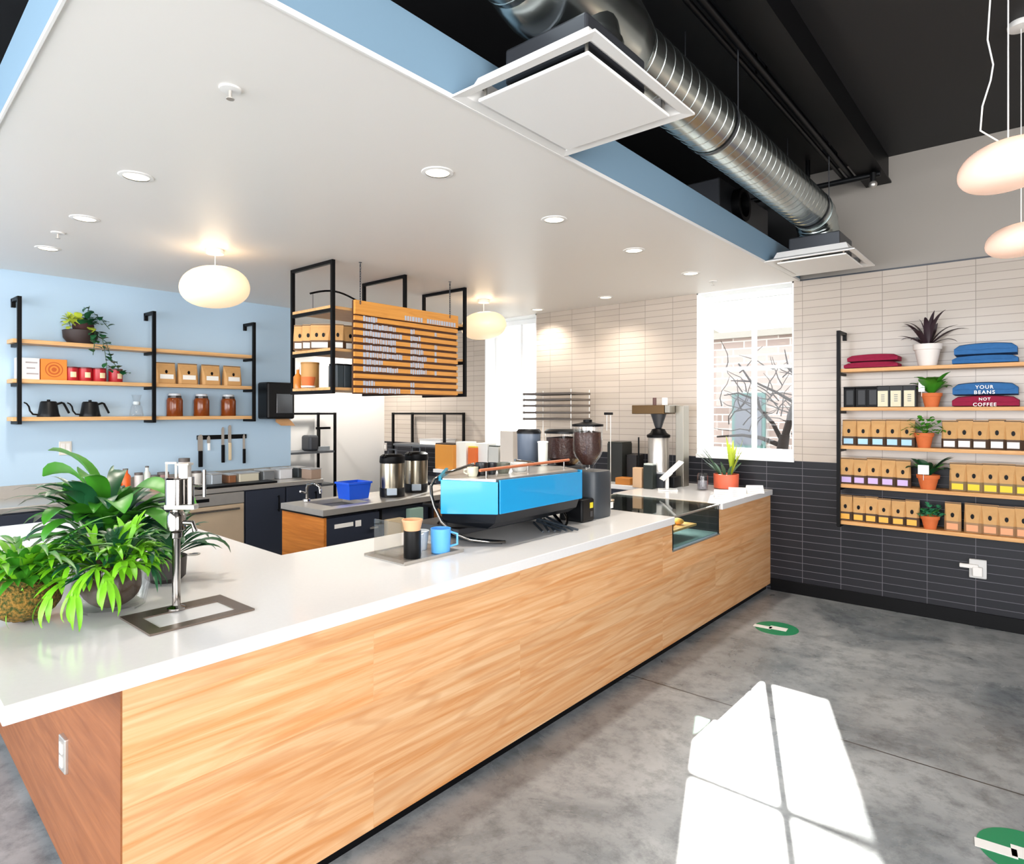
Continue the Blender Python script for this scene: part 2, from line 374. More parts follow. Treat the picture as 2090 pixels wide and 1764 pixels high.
# dropped white ceiling over the kitchen with its blue fascia
XF = -1.655
def ysouth(x): return 0.505 + (XF - x) * 0.054
m = MB(); m.prism([(XF, ysouth(XF)), (XF, YN - 0.002), (-7.41, YN - 0.002), (-7.41, ysouth(-7.41))], H1, H1 + 0.215)
o = m.build('ceiling', [M_ceil, M_fascia, M_blackceil]); struct(o)
for p in o.data.polygons:
    p.material_index = 0 if p.normal.z < -0.5 else (2 if p.normal.z > 0.5 else 1)
m = MB(); m.box(XF - 0.004, XF + 0.004, ysouth(XF), YN - 0.01, H1 - 0.006, H1 + 0.012)
m.prism([(XF, ysouth(XF) - 0.004), (XF, ysouth(XF) + 0.004), (-7.3, ysouth(-7.3) + 0.004), (-7.3, ysouth(-7.3) - 0.004)], H1 - 0.006, H1 + 0.012)
struct(m.build('trim_1', M_white))

# north wall: charcoal tile below, pale tile above, paint over the dropped-ceiling line, two window openings
W1, W2 = (-5.40, -4.58), (-2.60, -1.706)
SILL, TH = 1.165, 0.25
m = MB()
segs = [(-7.6, W1[0]), (W1[1], W2[0]), (W2[1], 4.4)]
for a, b in segs:
    m.mi = 0; m.box(a, b, YN, YN + TH, 0, SILL)
    m.mi = 1; m.box(a, b, YN, YN + TH, SILL, H1)
for a, b in (W1, W2):
    m.mi = 0; m.box(a, b, YN, YN + TH, 0, SILL)
m.mi = 2; m.box(XF, 4.4, YN + 0.008, YN + TH, H1, H2)
m.mi = 3; m.box(-7.6, XF, YN + 0.008, YN + TH, H1, H2)
struct(m.build('wall_north', [M_tileD, M_tileW, M_taupe, M_blackceil]))
m = MB(); m.box(XF, 4.4, YN - 0.006, YN + 0.01, H1 - 0.006, H1 + 0.006); struct(m.build('trim_2', M_grey))
m = MB(); m.box(-1.90, 4.4, YN - 0.014, YN, 0, 0.105); struct(m.build('baseboard_north', M_black, bevel=0.003))
# west wall (pale blue), return end, and the white service corridor behind it
m = MB(); m.box(XW - 0.15, XW, -3.4, 3.735, 0, H1); m.mi = 1; m.box(XW - 0.15, XW, -3.4, 3.735, H1, H2)
struct(m.build('wall_west', [M_blue, M_blackceil]))
m = MB(); m.box(XW2 - 0.15, XW2, 2.6, YN, 0, H1); m.mi = 1; m.box(XW2 - 0.15, XW2, 2.6, YN, H1, H2)
struct(m.build('wall_corridor', [M_white, M_blackceil]))
m = MB(); m.box(XW2, XW - 0.15, 2.5, 2.6, 0, H2); struct(m.build('wall_corridor_end', M_white))
# east and south storefront walls, behind and right of the camera
def glazed_wall(name, axis, pos, a0, a1, thick, z0, z1, cuts):
    m = MB()
    def bx(p, q, zz0, zz1):
        if axis == 'x': m.box(pos, pos + thick, p, q, zz0, zz1)
        else: m.box(p, q, pos, pos + thick, zz0, zz1)
    bx(a0, a1, 0, z0); bx(a0, a1, z1, H2)
    e = [a0] + [c for ab in cuts for c in ab] + [a1]
    for i in range(0, len(e), 2): bx(e[i], e[i + 1], z0, z1)
    return struct(m.build(name, M_taupe))
glazed_wall('wall_east', 'x', 4.2, -3.4, 6.1, 0.15, 0.4, 3.3, [(-2.2, 1.2)])
glazed_wall('wall_south', 'y', -3.35, -7.6, 4.4, 0.15, 0.4, 3.3, [(-6.7, -3.4), (-3.2, 0.3), (0.5, 4.0)])

def window(n, x0, x1):
    r = sthing('window_%d' % n)
    z0, z1 = SILL, H1
    m = MB()   # white reveal lining the opening
    m.box(x0, x0 + 0.012, YN - 0.004, YN + TH, z0, z1); m.box(x1 - 0.012, x1, YN - 0.004, YN + TH, z0, z1)
    m.box(x0, x1, YN - 0.004, YN + TH, z1 - 0.012, z1)
    m.build('reveal', M_trimwhite, r)
    m = MB(); m.box(x0 - 0.005, x1 + 0.005, YN - 0.018, YN + TH, z0 - 0.012, z0 + 0.028); m.build('sill', M_trimwhite, r, bevel=0.004)
    m = MB(); f = 0.058; ya, yb = YN + 0.185, YN + 0.235
    m.box(x0 + 0.012, x0 + 0.012 + f, ya, yb, z0 + 0.028, z1 - 0.012); m.box(x1 - 0.012 - f, x1 - 0.012, ya, yb, z0 + 0.028, z1 - 0.012)
    m.box(x0 + 0.012 + f, x1 - 0.012 - f, ya, yb, z0 + 0.028, z0 + 0.028 + f); m.box(x0 + 0.012 + f, x1 - 0.012 - f, ya, yb, z1 - 0.012 - f, z1 - 0.012)
    m.build('frame', M_trimwhite, r, bevel=0.004)
    m = MB(); xc = (x0 + x1) / 2 + 0.03
    m.box(xc - 0.019, xc + 0.019, ya + 0.005, yb - 0.005, z0 + 0.08, z1 - 0.07); m.box(x0 + 0.07, x1 - 0.07, ya + 0.012, yb - 0.012, 2.0, 2.03)
    m.build('mullion', M_trimwhite, r)
    m = MB(); m.box(x0 + 0.06, x1 - 0.06, ya + 0.022, ya + 0.028, z0 + 0.08, z1 - 0.07); m.build('glass', M_winglass, r)
    return r
window(1, *W1); window(2, *W2)

# ------------------------------------------------------------------ outside the windows
m = MB(); m.box(-30, 14, 6.1, 30, -0.2, -0.05); struct(m.build('ground', mat('pale_pavement', '#b9b4ac', 0.9, noise=0.1, nscale=3)))
def brick_facade():
    mm = bpy.data.materials.new('washed_brick'); mm.use_nodes = True; nt = mm.node_tree; b = nt.nodes['Principled BSDF']; b.inputs['Roughness'].default_value = 0.9
    g = nt.nodes.new('ShaderNodeNewGeometry'); sep = nt.nodes.new('ShaderNodeSeparateXYZ'); nt.links.new(g.outputs['Position'], sep.inputs[0])
    c = nt.nodes.new('ShaderNodeCombineXYZ'); nt.links.new(sep.outputs['X'], c.inputs[0]); nt.links.new(sep.outputs['Z'], c.inputs[1])
    br = nt.nodes.new('ShaderNodeTexBrick'); br.inputs['Scale'].default_value = 1; br.inputs['Brick Width'].default_value = 0.42; br.inputs['Row Height'].default_value = 0.14
    br.inputs['Mortar Size'].default_value = 0.012; br.inputs['Color1'].default_value = lin('#a3928a'); br.inputs['Color2'].default_value = lin('#8f7d75'); br.inputs['Mortar'].default_value = lin('#c2bab4')
    nt.links.new(c.outputs[0], br.inputs['Vector']); nt.links.new(br.outputs['Color'], b.inputs['Base Color']); return mm
M_brick = brick_facade()
bl = thing('building', 'pale brick building seen through the window beside the counter', 'building', (-5.5, 12, 0))
m = MB(); m.box(-9.2, 1.0, 12, 16, -0.05, 3.0); m.build('wall', M_brick, bl)
m = MB(); m.box(-9.3, 1.1, 11.9, 16.1, 3.0, 3.12); m.build('parapet', mat('pale_stone', '#9a948b', 0.8), bl)
for wx in (-4.62, -3.45, -2.0):
    m = MB(); m.box(wx, wx + 0.62, 11.94, 11.99, 0.9, 1.95); wf = m.build('window', mat('teal_window_frame', '#4a6e6a', 0.5), bl)
    m = MB(); m.box(wx + 0.06, wx + 0.56, 11.925, 11.938, 0.97, 1.88); m.build('pane', mat('grey_pane', '#5d616b', 0.2), wf)
m = MB(); m.box(-12.5, -6.2, 17, 22, -0.05, 3.3)
m.loft([[(-12.6, y, 3.3), (-6.1, y, 3.3), (-9.3, y, 5.2)] for y in (16.9, 22.1)])
tag(m.build('house', mat('cream_siding', '#8f887c', 0.8), loc=(-9.3, 19, -0.05)), 'cream gabled house far beyond the windows', 'house')
tr = thing('bare_tree', 'bare leafless tree standing outside the window beside the counter', 'tree', (-2.66, 8.5, -0.05))
m = MB(); m.tube([(-2.66, 8.5, -0.05), (-2.66, 8.5, 0.6), (-2.63, 8.5, 1.1), (-2.6, 8.5, 1.3)], 0.085, 10, 0.75); m.build('trunk', mat('grey_bark', '#2a2320', 0.9, noise=0.3, nscale=12), tr, smooth=True)
m = MB()
for pts, r in (([(-2.6, 8.5, 1.25), (-2.52, 8.5, 1.55), (-2.45, 8.5, 1.75), (-2.3, 8.52, 2.0), (-2.1, 8.5, 2.3)], 0.05), ([(-2.62, 8.5, 1.2), (-2.75, 8.5, 1.45), (-2.9, 8.48, 1.62), (-3.0, 8.5, 1.95), (-3.2, 8.5, 2.25)], 0.032),
               ([(-2.62, 8.5, 1.15), (-2.9, 8.5, 1.25), (-3.15, 8.5, 1.28), (-3.5, 8.5, 1.25)], 0.035), ([(-2.5, 8.5, 1.3), (-2.35, 8.5, 1.5), (-2.2, 8.5, 1.58)], 0.03),
               ([(-2.46, 8.5, 1.7), (-2.7, 8.5, 1.85), (-3.0, 8.5, 2.0), (-3.3, 8.5, 2.02)], 0.022), ([(-2.35, 8.5, 1.92), (-2.55, 8.5, 2.15), (-2.6, 8.5, 2.4)], 0.018), ([(-2.95, 8.5, 1.75), (-3.2, 8.5, 1.85), (-3.4, 8.5, 1.82)], 0.018)):
    m.tube(pts, r, 7, 0.35)
rb = random.Random(31)
for k in range(46):
    p0 = Vector((rb.uniform(-3.4, -2.05), 8.5 + rb.uniform(-0.15, 0.15), rb.uniform(1.3, 2.25))); a = rb.uniform(0.2, 2.9); pts = [p0]
    for q in range(4): a += rb.uniform(-0.5, 0.5); pts.append(pts[-1] + Vector((math.cos(a), rb.uniform(-0.3, 0.3), math.sin(a) * 0.8)) * 0.13)
    m.tube(pts, 0.009, 5, 0.4)
m.build('branches', MATS['grey_bark'], tr, smooth=True)

# ================================================================== CEILING THINGS
DL = [(278, 360, 'recessed downlight left of the front pendant, closest to the camera on the kitchen side'), (173, 446, 'recessed downlight above the wall shelf, middle of three in a row'), (98, 507, 'recessed downlight closest to the pale blue wall'),
      (893, 352, 'recessed downlight nearest the white ceiling cassette, over the long counter'), (1131, 448, 'recessed downlight second along the row over the long counter'), (1294, 511, 'recessed downlight third along the row over the long counter'),
      (1410, 558, 'recessed downlight above the white window reveal at the row end'), (1236, 607, 'recessed downlight right above the pale tiled wall between the windows'), (1097, 632, 'recessed downlight beside the far window, near the rear pendant')]
first = None
for u, v, lab in DL:
    p = on_z(u, v, H1)
    if first is None:
        t = thing('downlight', lab, 'light', p, 'recessed downlights')
        m = MB(); m.lathe(0, 0, [(0.058, -0.006), (0.075, -0.004), (0.078, 0.0), (0.058, 0.0)], 24, caps=False); m.build('trim_ring', M_white, t, local=True, smooth=True)
        m = MB(); m.lathe(0, 0, [(0.001, -0.0025), (0.057, -0.0025), (0.058, 0.001), (0.001, 0.001)], 24); m.build('lens', M_lamp, t, local=True)
        first = t
    else: t = dup(first, p, lab)
    l = light('downlight_beam', 'SPOT', (p.x, p.y, p.z - 0.03), (0, 0, 0), 72, (1, 0.91, 0.79), 0.05); l.data.spot_size = 2.4; l.data.spot_blend = 0.8

for xx, yy, lab in ((-7.0, 3.75, 'added fill downlight in the white corridor ceiling beyond the blue wall'), (-6.9, 5.2, 'added fill downlight at the tiled end of the white corridor')):  # made-up downlights, added to brighten the white corridor
    t = dup(first, (xx, yy, H1), lab)
    l = light('downlight_beam', 'SPOT', (xx, yy, H1 - 0.03), (0, 0, 0), 210, (1, 0.95, 0.88), 0.05); l.data.spot_size = 2.6; l.data.spot_blend = 0.8
# sprinkler heads and blank plate
for u, v, lab in ((470, 181, 'small white sprinkler head in the open middle of the white ceiling'), (118, 475, 'small white sprinkler head between the kitchen downlights'), (1455, 574, 'small white sprinkler head above the window beside the counter')):
    p = on_z(u, v, H1); t = thing('ceiling_sprinkler', lab, 'sprinkler', p, 'ceiling sprinklers')
    m = MB(); m.lathe(0, 0, [(0.038, 0), (0.036, -0.006), (0.012, -0.008)], 18); m.build('escutcheon', M_white, t, local=True, smooth=True)
    m = MB(); m.tube([(0, 0, -0.006), (0, 0, -0.035)], 0.006, 8); m.lathe(0, 0, [(0.014, -0.035), (0.014, -0.038)], 12); m.build('deflector', M_steel, t, local=True)

# opal pendants
def pendant(lab, x, y, zc, rx, rz, ztop, mt, power, wire=0.0025, ex=None, seed=0):
    t = thing('pendant_lamp', lab, 'lamp', (x, y, ztop), 'opal pebble pendant lamps')
    m = MB(); m.lathe(x, y, [(0.055, ztop), (0.06, ztop - 0.012), (0.058, ztop - 0.03), (0.02, ztop - 0.035)], 24); m.build('canopy', M_white, t, smooth=True)
    m = MB(); m.tube([(x, y, ztop - 0.03), (x, y, zc + rz * 0.97)], wire, 8); m.build('cord', M_white, t)
    m = MB(); rings = []; seg = 36; n = 18
    for k in range(n + 1):
        a = -PI / 2 + PI * k / n; c = math.cos(a); s_ = math.sin(a)
        rr = max(0.001, abs(c) ** 0.72) ; zz = s_ * (0.98 if s_ > 0 else 0.86)
        rings.append([(x + rx * rr * math.cos(2 * PI * i / seg + seed), y + rx * 0.96 * rr * math.sin(2 * PI * i / seg + seed), zc + rz * zz + rz * 0.16 * rr * math.cos(2 * PI * i / seg)) for i in range(seg)])
    m.loft(rings); m.build('shade', mt, t, smooth=True)
    m = MB(); m.lathe(x, y, [(0.022, zc + rz * 0.93), (0.022, zc + rz * 1.02), (0.008, zc + rz * 1.06)], 16); m.build('cap', M_white, t, smooth=True)
    light('pendant_glow', 'POINT', (x, y, zc + rz + 0.09), (0, 0, 0), power, (1, 0.78, 0.52), 0.1)
    return t
pendant('cream glowing pebble pendant lamp over the kitchen aisle, left of the menu board', -4.49, 2.04, 2.47, 0.237, 0.143, H1, M_globe, 4)
pendant('cream glowing pebble pendant lamp behind the menu board near the far window', -4.41, 4.74, 2.47, 0.237, 0.143, H1, M_globe, 4)
pendant('blush pebble pendant lamp hanging highest in view under the black ceiling', -0.113, 2.95, 2.50, 0.155, 0.09, H2, M_globepink, 0.8)
pendant('blush pebble pendant lamp in front of the tiled wall, lower of two', -0.11, 4.27, 2.50, 0.155, 0.088, H2, M_globepink, 0.8)
t = thing('hanging_cable', 'slack white cable looping down beside the highest blush pendant', 'cable', (-0.17, 2.98, H2))
m = MB(); m.tube([(-0.16, 2.98, H2), (-0.165, 2.98, 3.2), (-0.175, 2.97, 3.0), (-0.158, 2.97, 2.9), (-0.165, 2.96, 2.84), (-0.19, 2.96, 2.75), (-0.196, 2.96, 2.66), (-0.12, 2.95, 2.58)], 0.003, 8); m.build('cord', M_white, t, smooth=True)

# ceiling cassettes
def cassette(lab, x0, x1, y0, y1):
    z = H1 - 0.004
    t = thing('ceiling_cassette', lab, 'vent', ((x0 + x1) / 2, (y0 + y1) / 2, z), 'white ceiling cassettes')
    m = MB(); xi0, xi1, yi0, yi1 = x0 + 0.075, x1 - 0.075, y0 + 0.075, y1 - 0.075
    o4 = lambda a, b, c, d, zz: [(a, c, zz), (b, c, zz), (b, d, zz), (a, d, zz)]
    m.loft([o4(xi0, xi1, yi0, yi1, z + 0.07), o4(xi0, xi1, yi0, yi1, z + 0.035), o4(x0 + 0.04, x1 - 0.04, y0 + 0.04, y1 - 0.04, z + 0.004), o4(x0, x1, y0, y1, z), o4(x0, x1, y0, y1, z + 0.008), o4(x0 + 0.05, x1 - 0.05, y0 + 0.05, y1 - 0.05, z + 0.03), o4(xi0 - 0.005, xi1 + 0.005, yi0 - 0.005, yi1 + 0.005, z + 0.075)], caps=False)
    m.build('frame', M_white, t)
    m = MB(); m.box(x0 + 0.07, x1 - 0.07, y0 + 0.07, y1 - 0.07, z - 0.012, z + 0.0); m.build('face_panel', M_white, t, bevel=0.004)
    m = MB(); m.box(x0 + 0.13, x1 - 0.13, y0 + 0.15, y1 - 0.15, z + 0.06, z + 0.19); m.build('plenum_box', M_grey, t, bevel=0.01)
    m = MB()
    for xx in (x0 + 0.09, x1 - 0.09):
        for yy in (y0 + 0.09, y1 - 0.09): m.tube([(xx, yy, z - 0.002), (xx, yy, z + 0.07)], 0.006, 6)
    m.build('hanger', M_steel, t)
    return t
cassette('large white square ceiling cassette at the soffit edge, closest to the camera', -1.652, -1.034, 1.60, 2.30)
cassette('far white ceiling cassette by the tiled wall under the duct elbow', -1.652, -1.034, 4.92, 5.60)
# spiral duct
DX, DZ, DR = -1.35, 3.10, 0.143
t = thing('spiral_duct', 'galvanised spiral duct running under the black ceiling to the far wall', 'duct', (DX, 2.0, DZ))
def ringY(x, y, z, r, n=32): return [(x + r * math.cos(2 * PI * i / n), y, z + r * math.sin(2 * PI * i / n)) for i in range(n)]
m = MB(); R_ = []
y = -1.6
while y < 5.02:
    for dy, rr in ((0, DR), (0.072, DR), (0.074, DR + 0.002), (0.077, DR + 0.002), (0.079, DR)): R_.append(ringY(DX, y + dy, DZ, rr))
    y += 0.082
m.loft(R_); m.build('spiral_pipe', M_galv, t, smooth=True)
m = MB(); R_ = []
for dy, rr in ((1.62, DR), (1.64, DR + 0.012), (1.72, DR + 0.028), (1.75, DR + 0.034), (2.18, DR + 0.034), (2.21, DR + 0.028), (2.29, DR + 0.012), (2.31, DR)): R_.append(ringY(DX, dy, DZ, rr))
m.loft(R_); m.build('tee_collar', M_galv, t, smooth=True)
m = MB(); m.lathe(DX, 1.96, [(0.17, 2.90), (0.165, 3.0), (0.15, 3.12)], 28); m.lathe(DX, 1.96, [(0.178, 2.93), (0.178, 2.96)], 28); m.build('tee_branch', M_galv, t, smooth=True)
m = MB(); R_ = []
for k in range(13):   # gored elbow turning down into the far cassette
    a = PI / 2 * k / 12; cy, cz = 5.04, DZ - 0.2
    ce = Vector((DX, cy + 0.2 * math.sin(a), cz + 0.2 * math.cos(a))); rad = DR + (0.005 if k % 3 == 0 else 0)
    R_.append([ce + Vector((rad * math.cos(2 * PI * i / 32), 0, 0)) + Vector((0, math.sin(a), math.cos(a))) * rad * math.sin(2 * PI * i / 32) for i in range(32)])
m.loft(R_); m.build('elbow', M_galv, t, smooth=True)
for yy in (0.9, 3.2, 4.95):
    m = MB()
    m.loft([ringY(DX, yy - 0.012, DZ, DR + 0.006), ringY(DX, yy + 0.012, DZ, DR + 0.006)], caps=False)
    m.tube([(DX - DR, yy, DZ), (DX - DR, yy, H2)], 0.003, 6); m.tube([(DX + DR, yy, DZ), (DX + DR, yy, H2)], 0.003, 6)
    m.build('hanger_strap', M_grey, t)
# black beam, conduits and clutter under the black ceiling
m = MB(); m.box(-1.12, -0.98, -3.2, YN, H2 - 0.2, H2); m.box(-1.14, -0.96, -3.2, YN, H2 - 0.215, H2 - 0.2); tag(m.build('ceiling_beam', M_black, loc=(-1.05, 1.3, H2 - 0.2)), 'black steel beam running under the black ceiling beside the duct', 'beam')
for dx, r, lab in ((-1.24, 0.014, 'thin black conduit under the black ceiling, closest to the duct'), (-1.185, 0.02, 'thicker black conduit beside the black ceiling beam')):
    m = MB(); m.tube([(dx, -3.2, 3.45), (dx, 5.55, 3.45)], r, 10)
    for yy in (0.5, 2.0, 3.5, 5.0): m.box(dx - 0.02, dx + 0.02, yy - 0.015, yy + 0.015, 3.45, H2)
    tag(m.build('conduit', M_blackplastic, loc=(dx, 1.2, 3.45), smooth=True), lab, 'pipe', 'black ceiling conduits')
t = thing('sprinkler_pipe', 'black sprinkler pipe crossing under the black ceiling near the far wall', 'pipe', (-1.5, 5.5, 3.42))
m = MB(); m.tube([(-2.4, 5.5, 3.42), (-0.98, 5.5, 3.42)], 0.022, 10); m.tube([(-1.5, 5.5, 3.42), (-1.5, 5.5, H2)], 0.018, 8); m.tube([(-1.02, 5.45, 3.42), (-1.02, 5.45, 3.34)], 0.02, 8); m.build('pipe', M_blackplastic, t, smooth=True)
m = MB(); m.ellipsoid((-1.02, 5.45, 3.33), 0.03, 0.03, 0.03, 12, 8); m.build('sprinkler_head', M_steel, t, smooth=True)
t = thing('fan_unit', 'grey metal fan box above the soffit, behind the duct end', 'fan', (-1.95, 4.75, H1 + 0.215))
m = MB(); m.box(-2.3, -1.75, 4.3, 5.3, H1 + 0.215, H1 + 0.5); m.build('housing', M_grey, t, bevel=0.01)
m = MB(); R_ = [[(-1.75 + dx, 4.62 + rr * math.cos(2 * PI * i / 24), H1 + 0.37 + rr * math.sin(2 * PI * i / 24)) for i in range(24)] for dx, rr in ((0, 0.12), (0.06, 0.12), (0.06, 0.09), (0.01, 0.085))]
m.loft(R_, caps=True); m.build('inlet_ring', M_black, t, smooth=True)
# ================================================================== COUNTERS
CT, CB = 0.90, 0.852
t = thing('counter', 'long oak fronted service counter with end panel coloured darker for shade', 'counter', (-2.4, 2.5, 0))
XFR = -1.905
m = MB(); m.box(XFR - 0.03, XFR, 0.617, 3.885, 0.055, CB); m.box(XFR - 0.03, XFR, 4.685, YN - 0.003, 0.055, CB); m.box(XFR - 0.03, XFR, 3.885, 4.685, 0.055, 0.663)
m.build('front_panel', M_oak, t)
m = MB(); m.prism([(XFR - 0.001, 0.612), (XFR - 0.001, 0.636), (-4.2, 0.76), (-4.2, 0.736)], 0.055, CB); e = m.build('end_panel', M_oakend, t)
m = MB(); m.box(XFR - 0.10, XFR - 0.035, 0.66, YN - 0.003, 0, 0.055); m.prism([(XFR - 0.04, 0.65), (XFR - 0.04, 0.67), (-4.2, 0.80), (-4.2, 0.78)], 0, 0.055); m.build('toe_kick', M_black, t)
m = MB(); m.box(-2.80, XFR - 0.10, 1.45, 3.86, 0.02, CB - 0.002); m.prism([(XFR - 0.1, 0.70), (-4.15, 0.82), (-4.15, 1.5), (-2.8, 1.45), (XFR - 0.1, 1.45)], 0.02, CB - 0.002); m.box(-2.80, XFR - 0.10, 4.71, YN - 0.003, 0.02, CB - 0.002); m.build('carcass', M_navy, t)
m = MB(); p = Vector((-2.28, 0.0, 0.70)); yv = 0.612 + 0.054 * 0.61
m.box(-2.555, -2.485, yv - 0.012, yv + 0.008, 0.392, 0.508); pl = m.build('outlet_plate', M_steel, t, bevel=0.004)
pl['label'] = 'brushed steel outlet cover on the end panel'
m = MB(); m.box(-2.535, -2.505, yv - 0.015, yv - 0.011, 0.455, 0.49); m.box(-2.535, -2.505, yv - 0.015, yv - 0.011, 0.41, 0.445); m.build('outlet_socket', M_white, pl)
XS = -1.885
m = MB(); m.prism([(XS, 0.356), (XS, 3.885), (-2.85, 3.885), (-2.85, 1.617), (-4.86, 1.70), (-4.86, 0.517)], CB, CT)
tag(m.build('worktop', M_quartz, loc=(-2.4, 2, CB), bevel=0.004), 'long white quartz worktop with plants, tap and espresso machine on it', 'worktop')
m = MB(); m.prism([(XS, 4.687), (XS, YN - 0.002), (-2.85, YN - 0.002), (-2.85, 4.687)], CB, CT)
tag(m.build('worktop', M_quartz, loc=(-2.4, 5.2, CB), bevel=0.004), 'short white quartz worktop at the tiled wall, under the card stands', 'worktop')

# pastry display case set into the counter
t = thing('display_case', 'glass topped pastry display case set into the oak counter', 'display case', (-2.35, 4.285, 0.664))
m = MB(); m.box(-2.8, XFR - 0.005, 3.89, 3.91, 0.667, 0.89); m.box(-2.8, XFR - 0.005, 4.66, 4.68, 0.667, 0.89); m.box(-2.8, -2.78, 3.91, 4.66, 0.667, 0.89); m.build('side_panel', M_blackplastic, t)
m = MB(); m.box(-2.78, XFR - 0.01, 3.91, 4.66, 0.666, 0.684); m.build('base_tray', mat('tray_reflection_blue', '#a9c6d6', 0.3, 0.3), t)  # steel tray with its bluish reflection put into the base colour
m = MB(); m.box(-2.75, XFR - 0.06, 3.92, 4.40, 0.765, 0.78); m.build('shelf', M_shelf, t)
m = MB(); m.box(XFR - 0.012, XFR - 0.004, 3.905, 4.665, 0.684, 0.885); m.build('front_glass', M_glassgreen, t)
m = MB(); m.box(-2.8, XFR - 0.004, 3.895, 4.675, 0.889, 0.897); m.build('top_glass', M_glassgreen, t)
m = MB(); m.box(XFR - 0.012, XFR, 3.888, 4.682, 0.664, 0.672); m.box(XFR - 0.012, XFR, 3.888, 4.682, 0.885, 0.897)
m.box(-2.82, XFR, 3.886, 3.896, 0.885, 0.899); m.box(-2.82, XFR, 4.674, 4.684, 0.885, 0.899); m.box(-2.82, -2.8, 3.886, 4.684, 0.885, 0.899); m.build('frame', M_steel, t)
m = MB(); m.box(-2.7, -2.0, 3.912, 3.92, 0.87, 0.882); m.build('fill_strip', mat('case_fill_glow', '#fff4dd', 0.4, emit='#ffe9c0', estr=5), t)  # glowing strip added to brighten the case interior
light('case_fill_light', 'AREA', (-2.3, 4.2, 0.876), (0, 0, 0), 14, (1, 0.9, 0.72), 0.5, 0.5)  # added fill lamp under the top glass
pst = mat('golden_pastry', '#d9973e', 0.6, noise=0.3, nscale=30)
k = 0
for yy in (4.0, 4.13, 4.26):
    for xx in (-2.05, -2.2):
        m = MB(); m.ellipsoid((xx, yy, 0.78 + 0.024), 0.05, 0.042, 0.024, 14, 8)
        tag(m.build('pastry', pst, loc=(xx, yy, 0.78), smooth=True), '%s golden pastry %s on the display case shelf' % (('front row', 'back row')[xx < -2.1], ('beside the long worktop', 'in the middle', 'nearest the tiled wall')[k // 2]), 'pastry', 'pastries in the display case'); k += 1

# back counter along the blue wall
t = thing('back_counter', 'navy back counter with steel top along the pale blue wall', 'counter', (-6.07, 1.5, 0))
XB = -5.75
m = MB(); m.box(XW + 0.005, XB - 0.03, -1.0, 2.27, 0.1, 0.855); m.box(XW + 0.005, XB - 0.03, 2.895, 3.73, 0.1, 0.855); m.build('carcass', M_navy, t)
for a, b in ((-0.95, 0.0), (0.01, 0.78), (0.79, 1.52), (1.53, 2.26), (2.90, 3.31), (3.32, 3.72)):
    m = MB(); m.box(XB - 0.03, XB - 0.01, a + 0.004, b - 0.004, 0.12, 0.845); d = m.build('door', M_navy, t, bevel=0.003)
    m = MB(); m.bar((XB + 0.01, b - 0.08, 0.62), (XB + 0.01, b - 0.08, 0.78), 0.01); m.box(XB - 0.01, XB + 0.01, b - 0.085, b - 0.075, 0.63, 0.64); m.box(XB - 0.01, XB + 0.01, b - 0.085, b - 0.075, 0.76, 0.77); m.build('handle', M_black, d)
m = MB(); m.box(XW + 0.004, XB, -1.0, 3.735, 0.858, 0.90); m.build('worktop', M_steel, t, bevel=0.004)
m = MB(); m.box(XW + 0.002, XW + 0.016, -1.0, 3.72, 0.90, 1.0); m.build('backsplash', M_steel, t)
m = MB(); m.box(XW + 0.02, XB - 0.08, -1.0, 2.27, 0, 0.1); m.box(XW + 0.02, XB - 0.08, 2.895, 3.72, 0, 0.1); m.build('toe_kick', M_black, t)
# undercounter dishwasher
t = thing('dishwasher', 'stainless undercounter dishwasher below the steel worktop', 'dishwasher', (-6.05, 2.58, 0))
m = MB(); m.box(XW + 0.03, XB - 0.03, 2.275, 2.89, 0.06, 0.852); m.build('body', M_grey, t)
m = MB(); m.box(XB - 0.03, XB - 0.004, 2.28, 2.885, 0.1, 0.74); m.build('door', mat('warm_stainless', '#d8c0a2', 0.3, 0.35, noise=0.15, nscale=4), t, bevel=0.005)
m = MB(); m.box(XB - 0.03, XB - 0.002, 2.28, 2.885, 0.745, 0.85); cp = m.build('control_panel', M_steel, t, bevel=0.004)
m = MB(); m.box(XB - 0.002, XB + 0.001, 2.36, 2.56, 0.785, 0.815); m.build('display', M_black, cp)
m = MB(); m.tube([(XB + 0.02, 2.34, 0.70), (XB + 0.02, 2.83, 0.70)], 0.011, 10); m.tube([(XB - 0.01, 2.37, 0.70), (XB + 0.02, 2.37, 0.70)], 0.008, 8); m.tube([(XB - 0.01, 2.8, 0.70), (XB + 0.02, 2.8, 0.70)], 0.008, 8); m.build('handle', M_chrome, t, smooth=True)
m = MB()
for yy in (2.32, 2.84):
    for xx in (-6.3, -5.85): m.tube([(xx, yy, 0), (xx, yy, 0.06)], 0.02, 10)
m.build('foot', M_black, t)

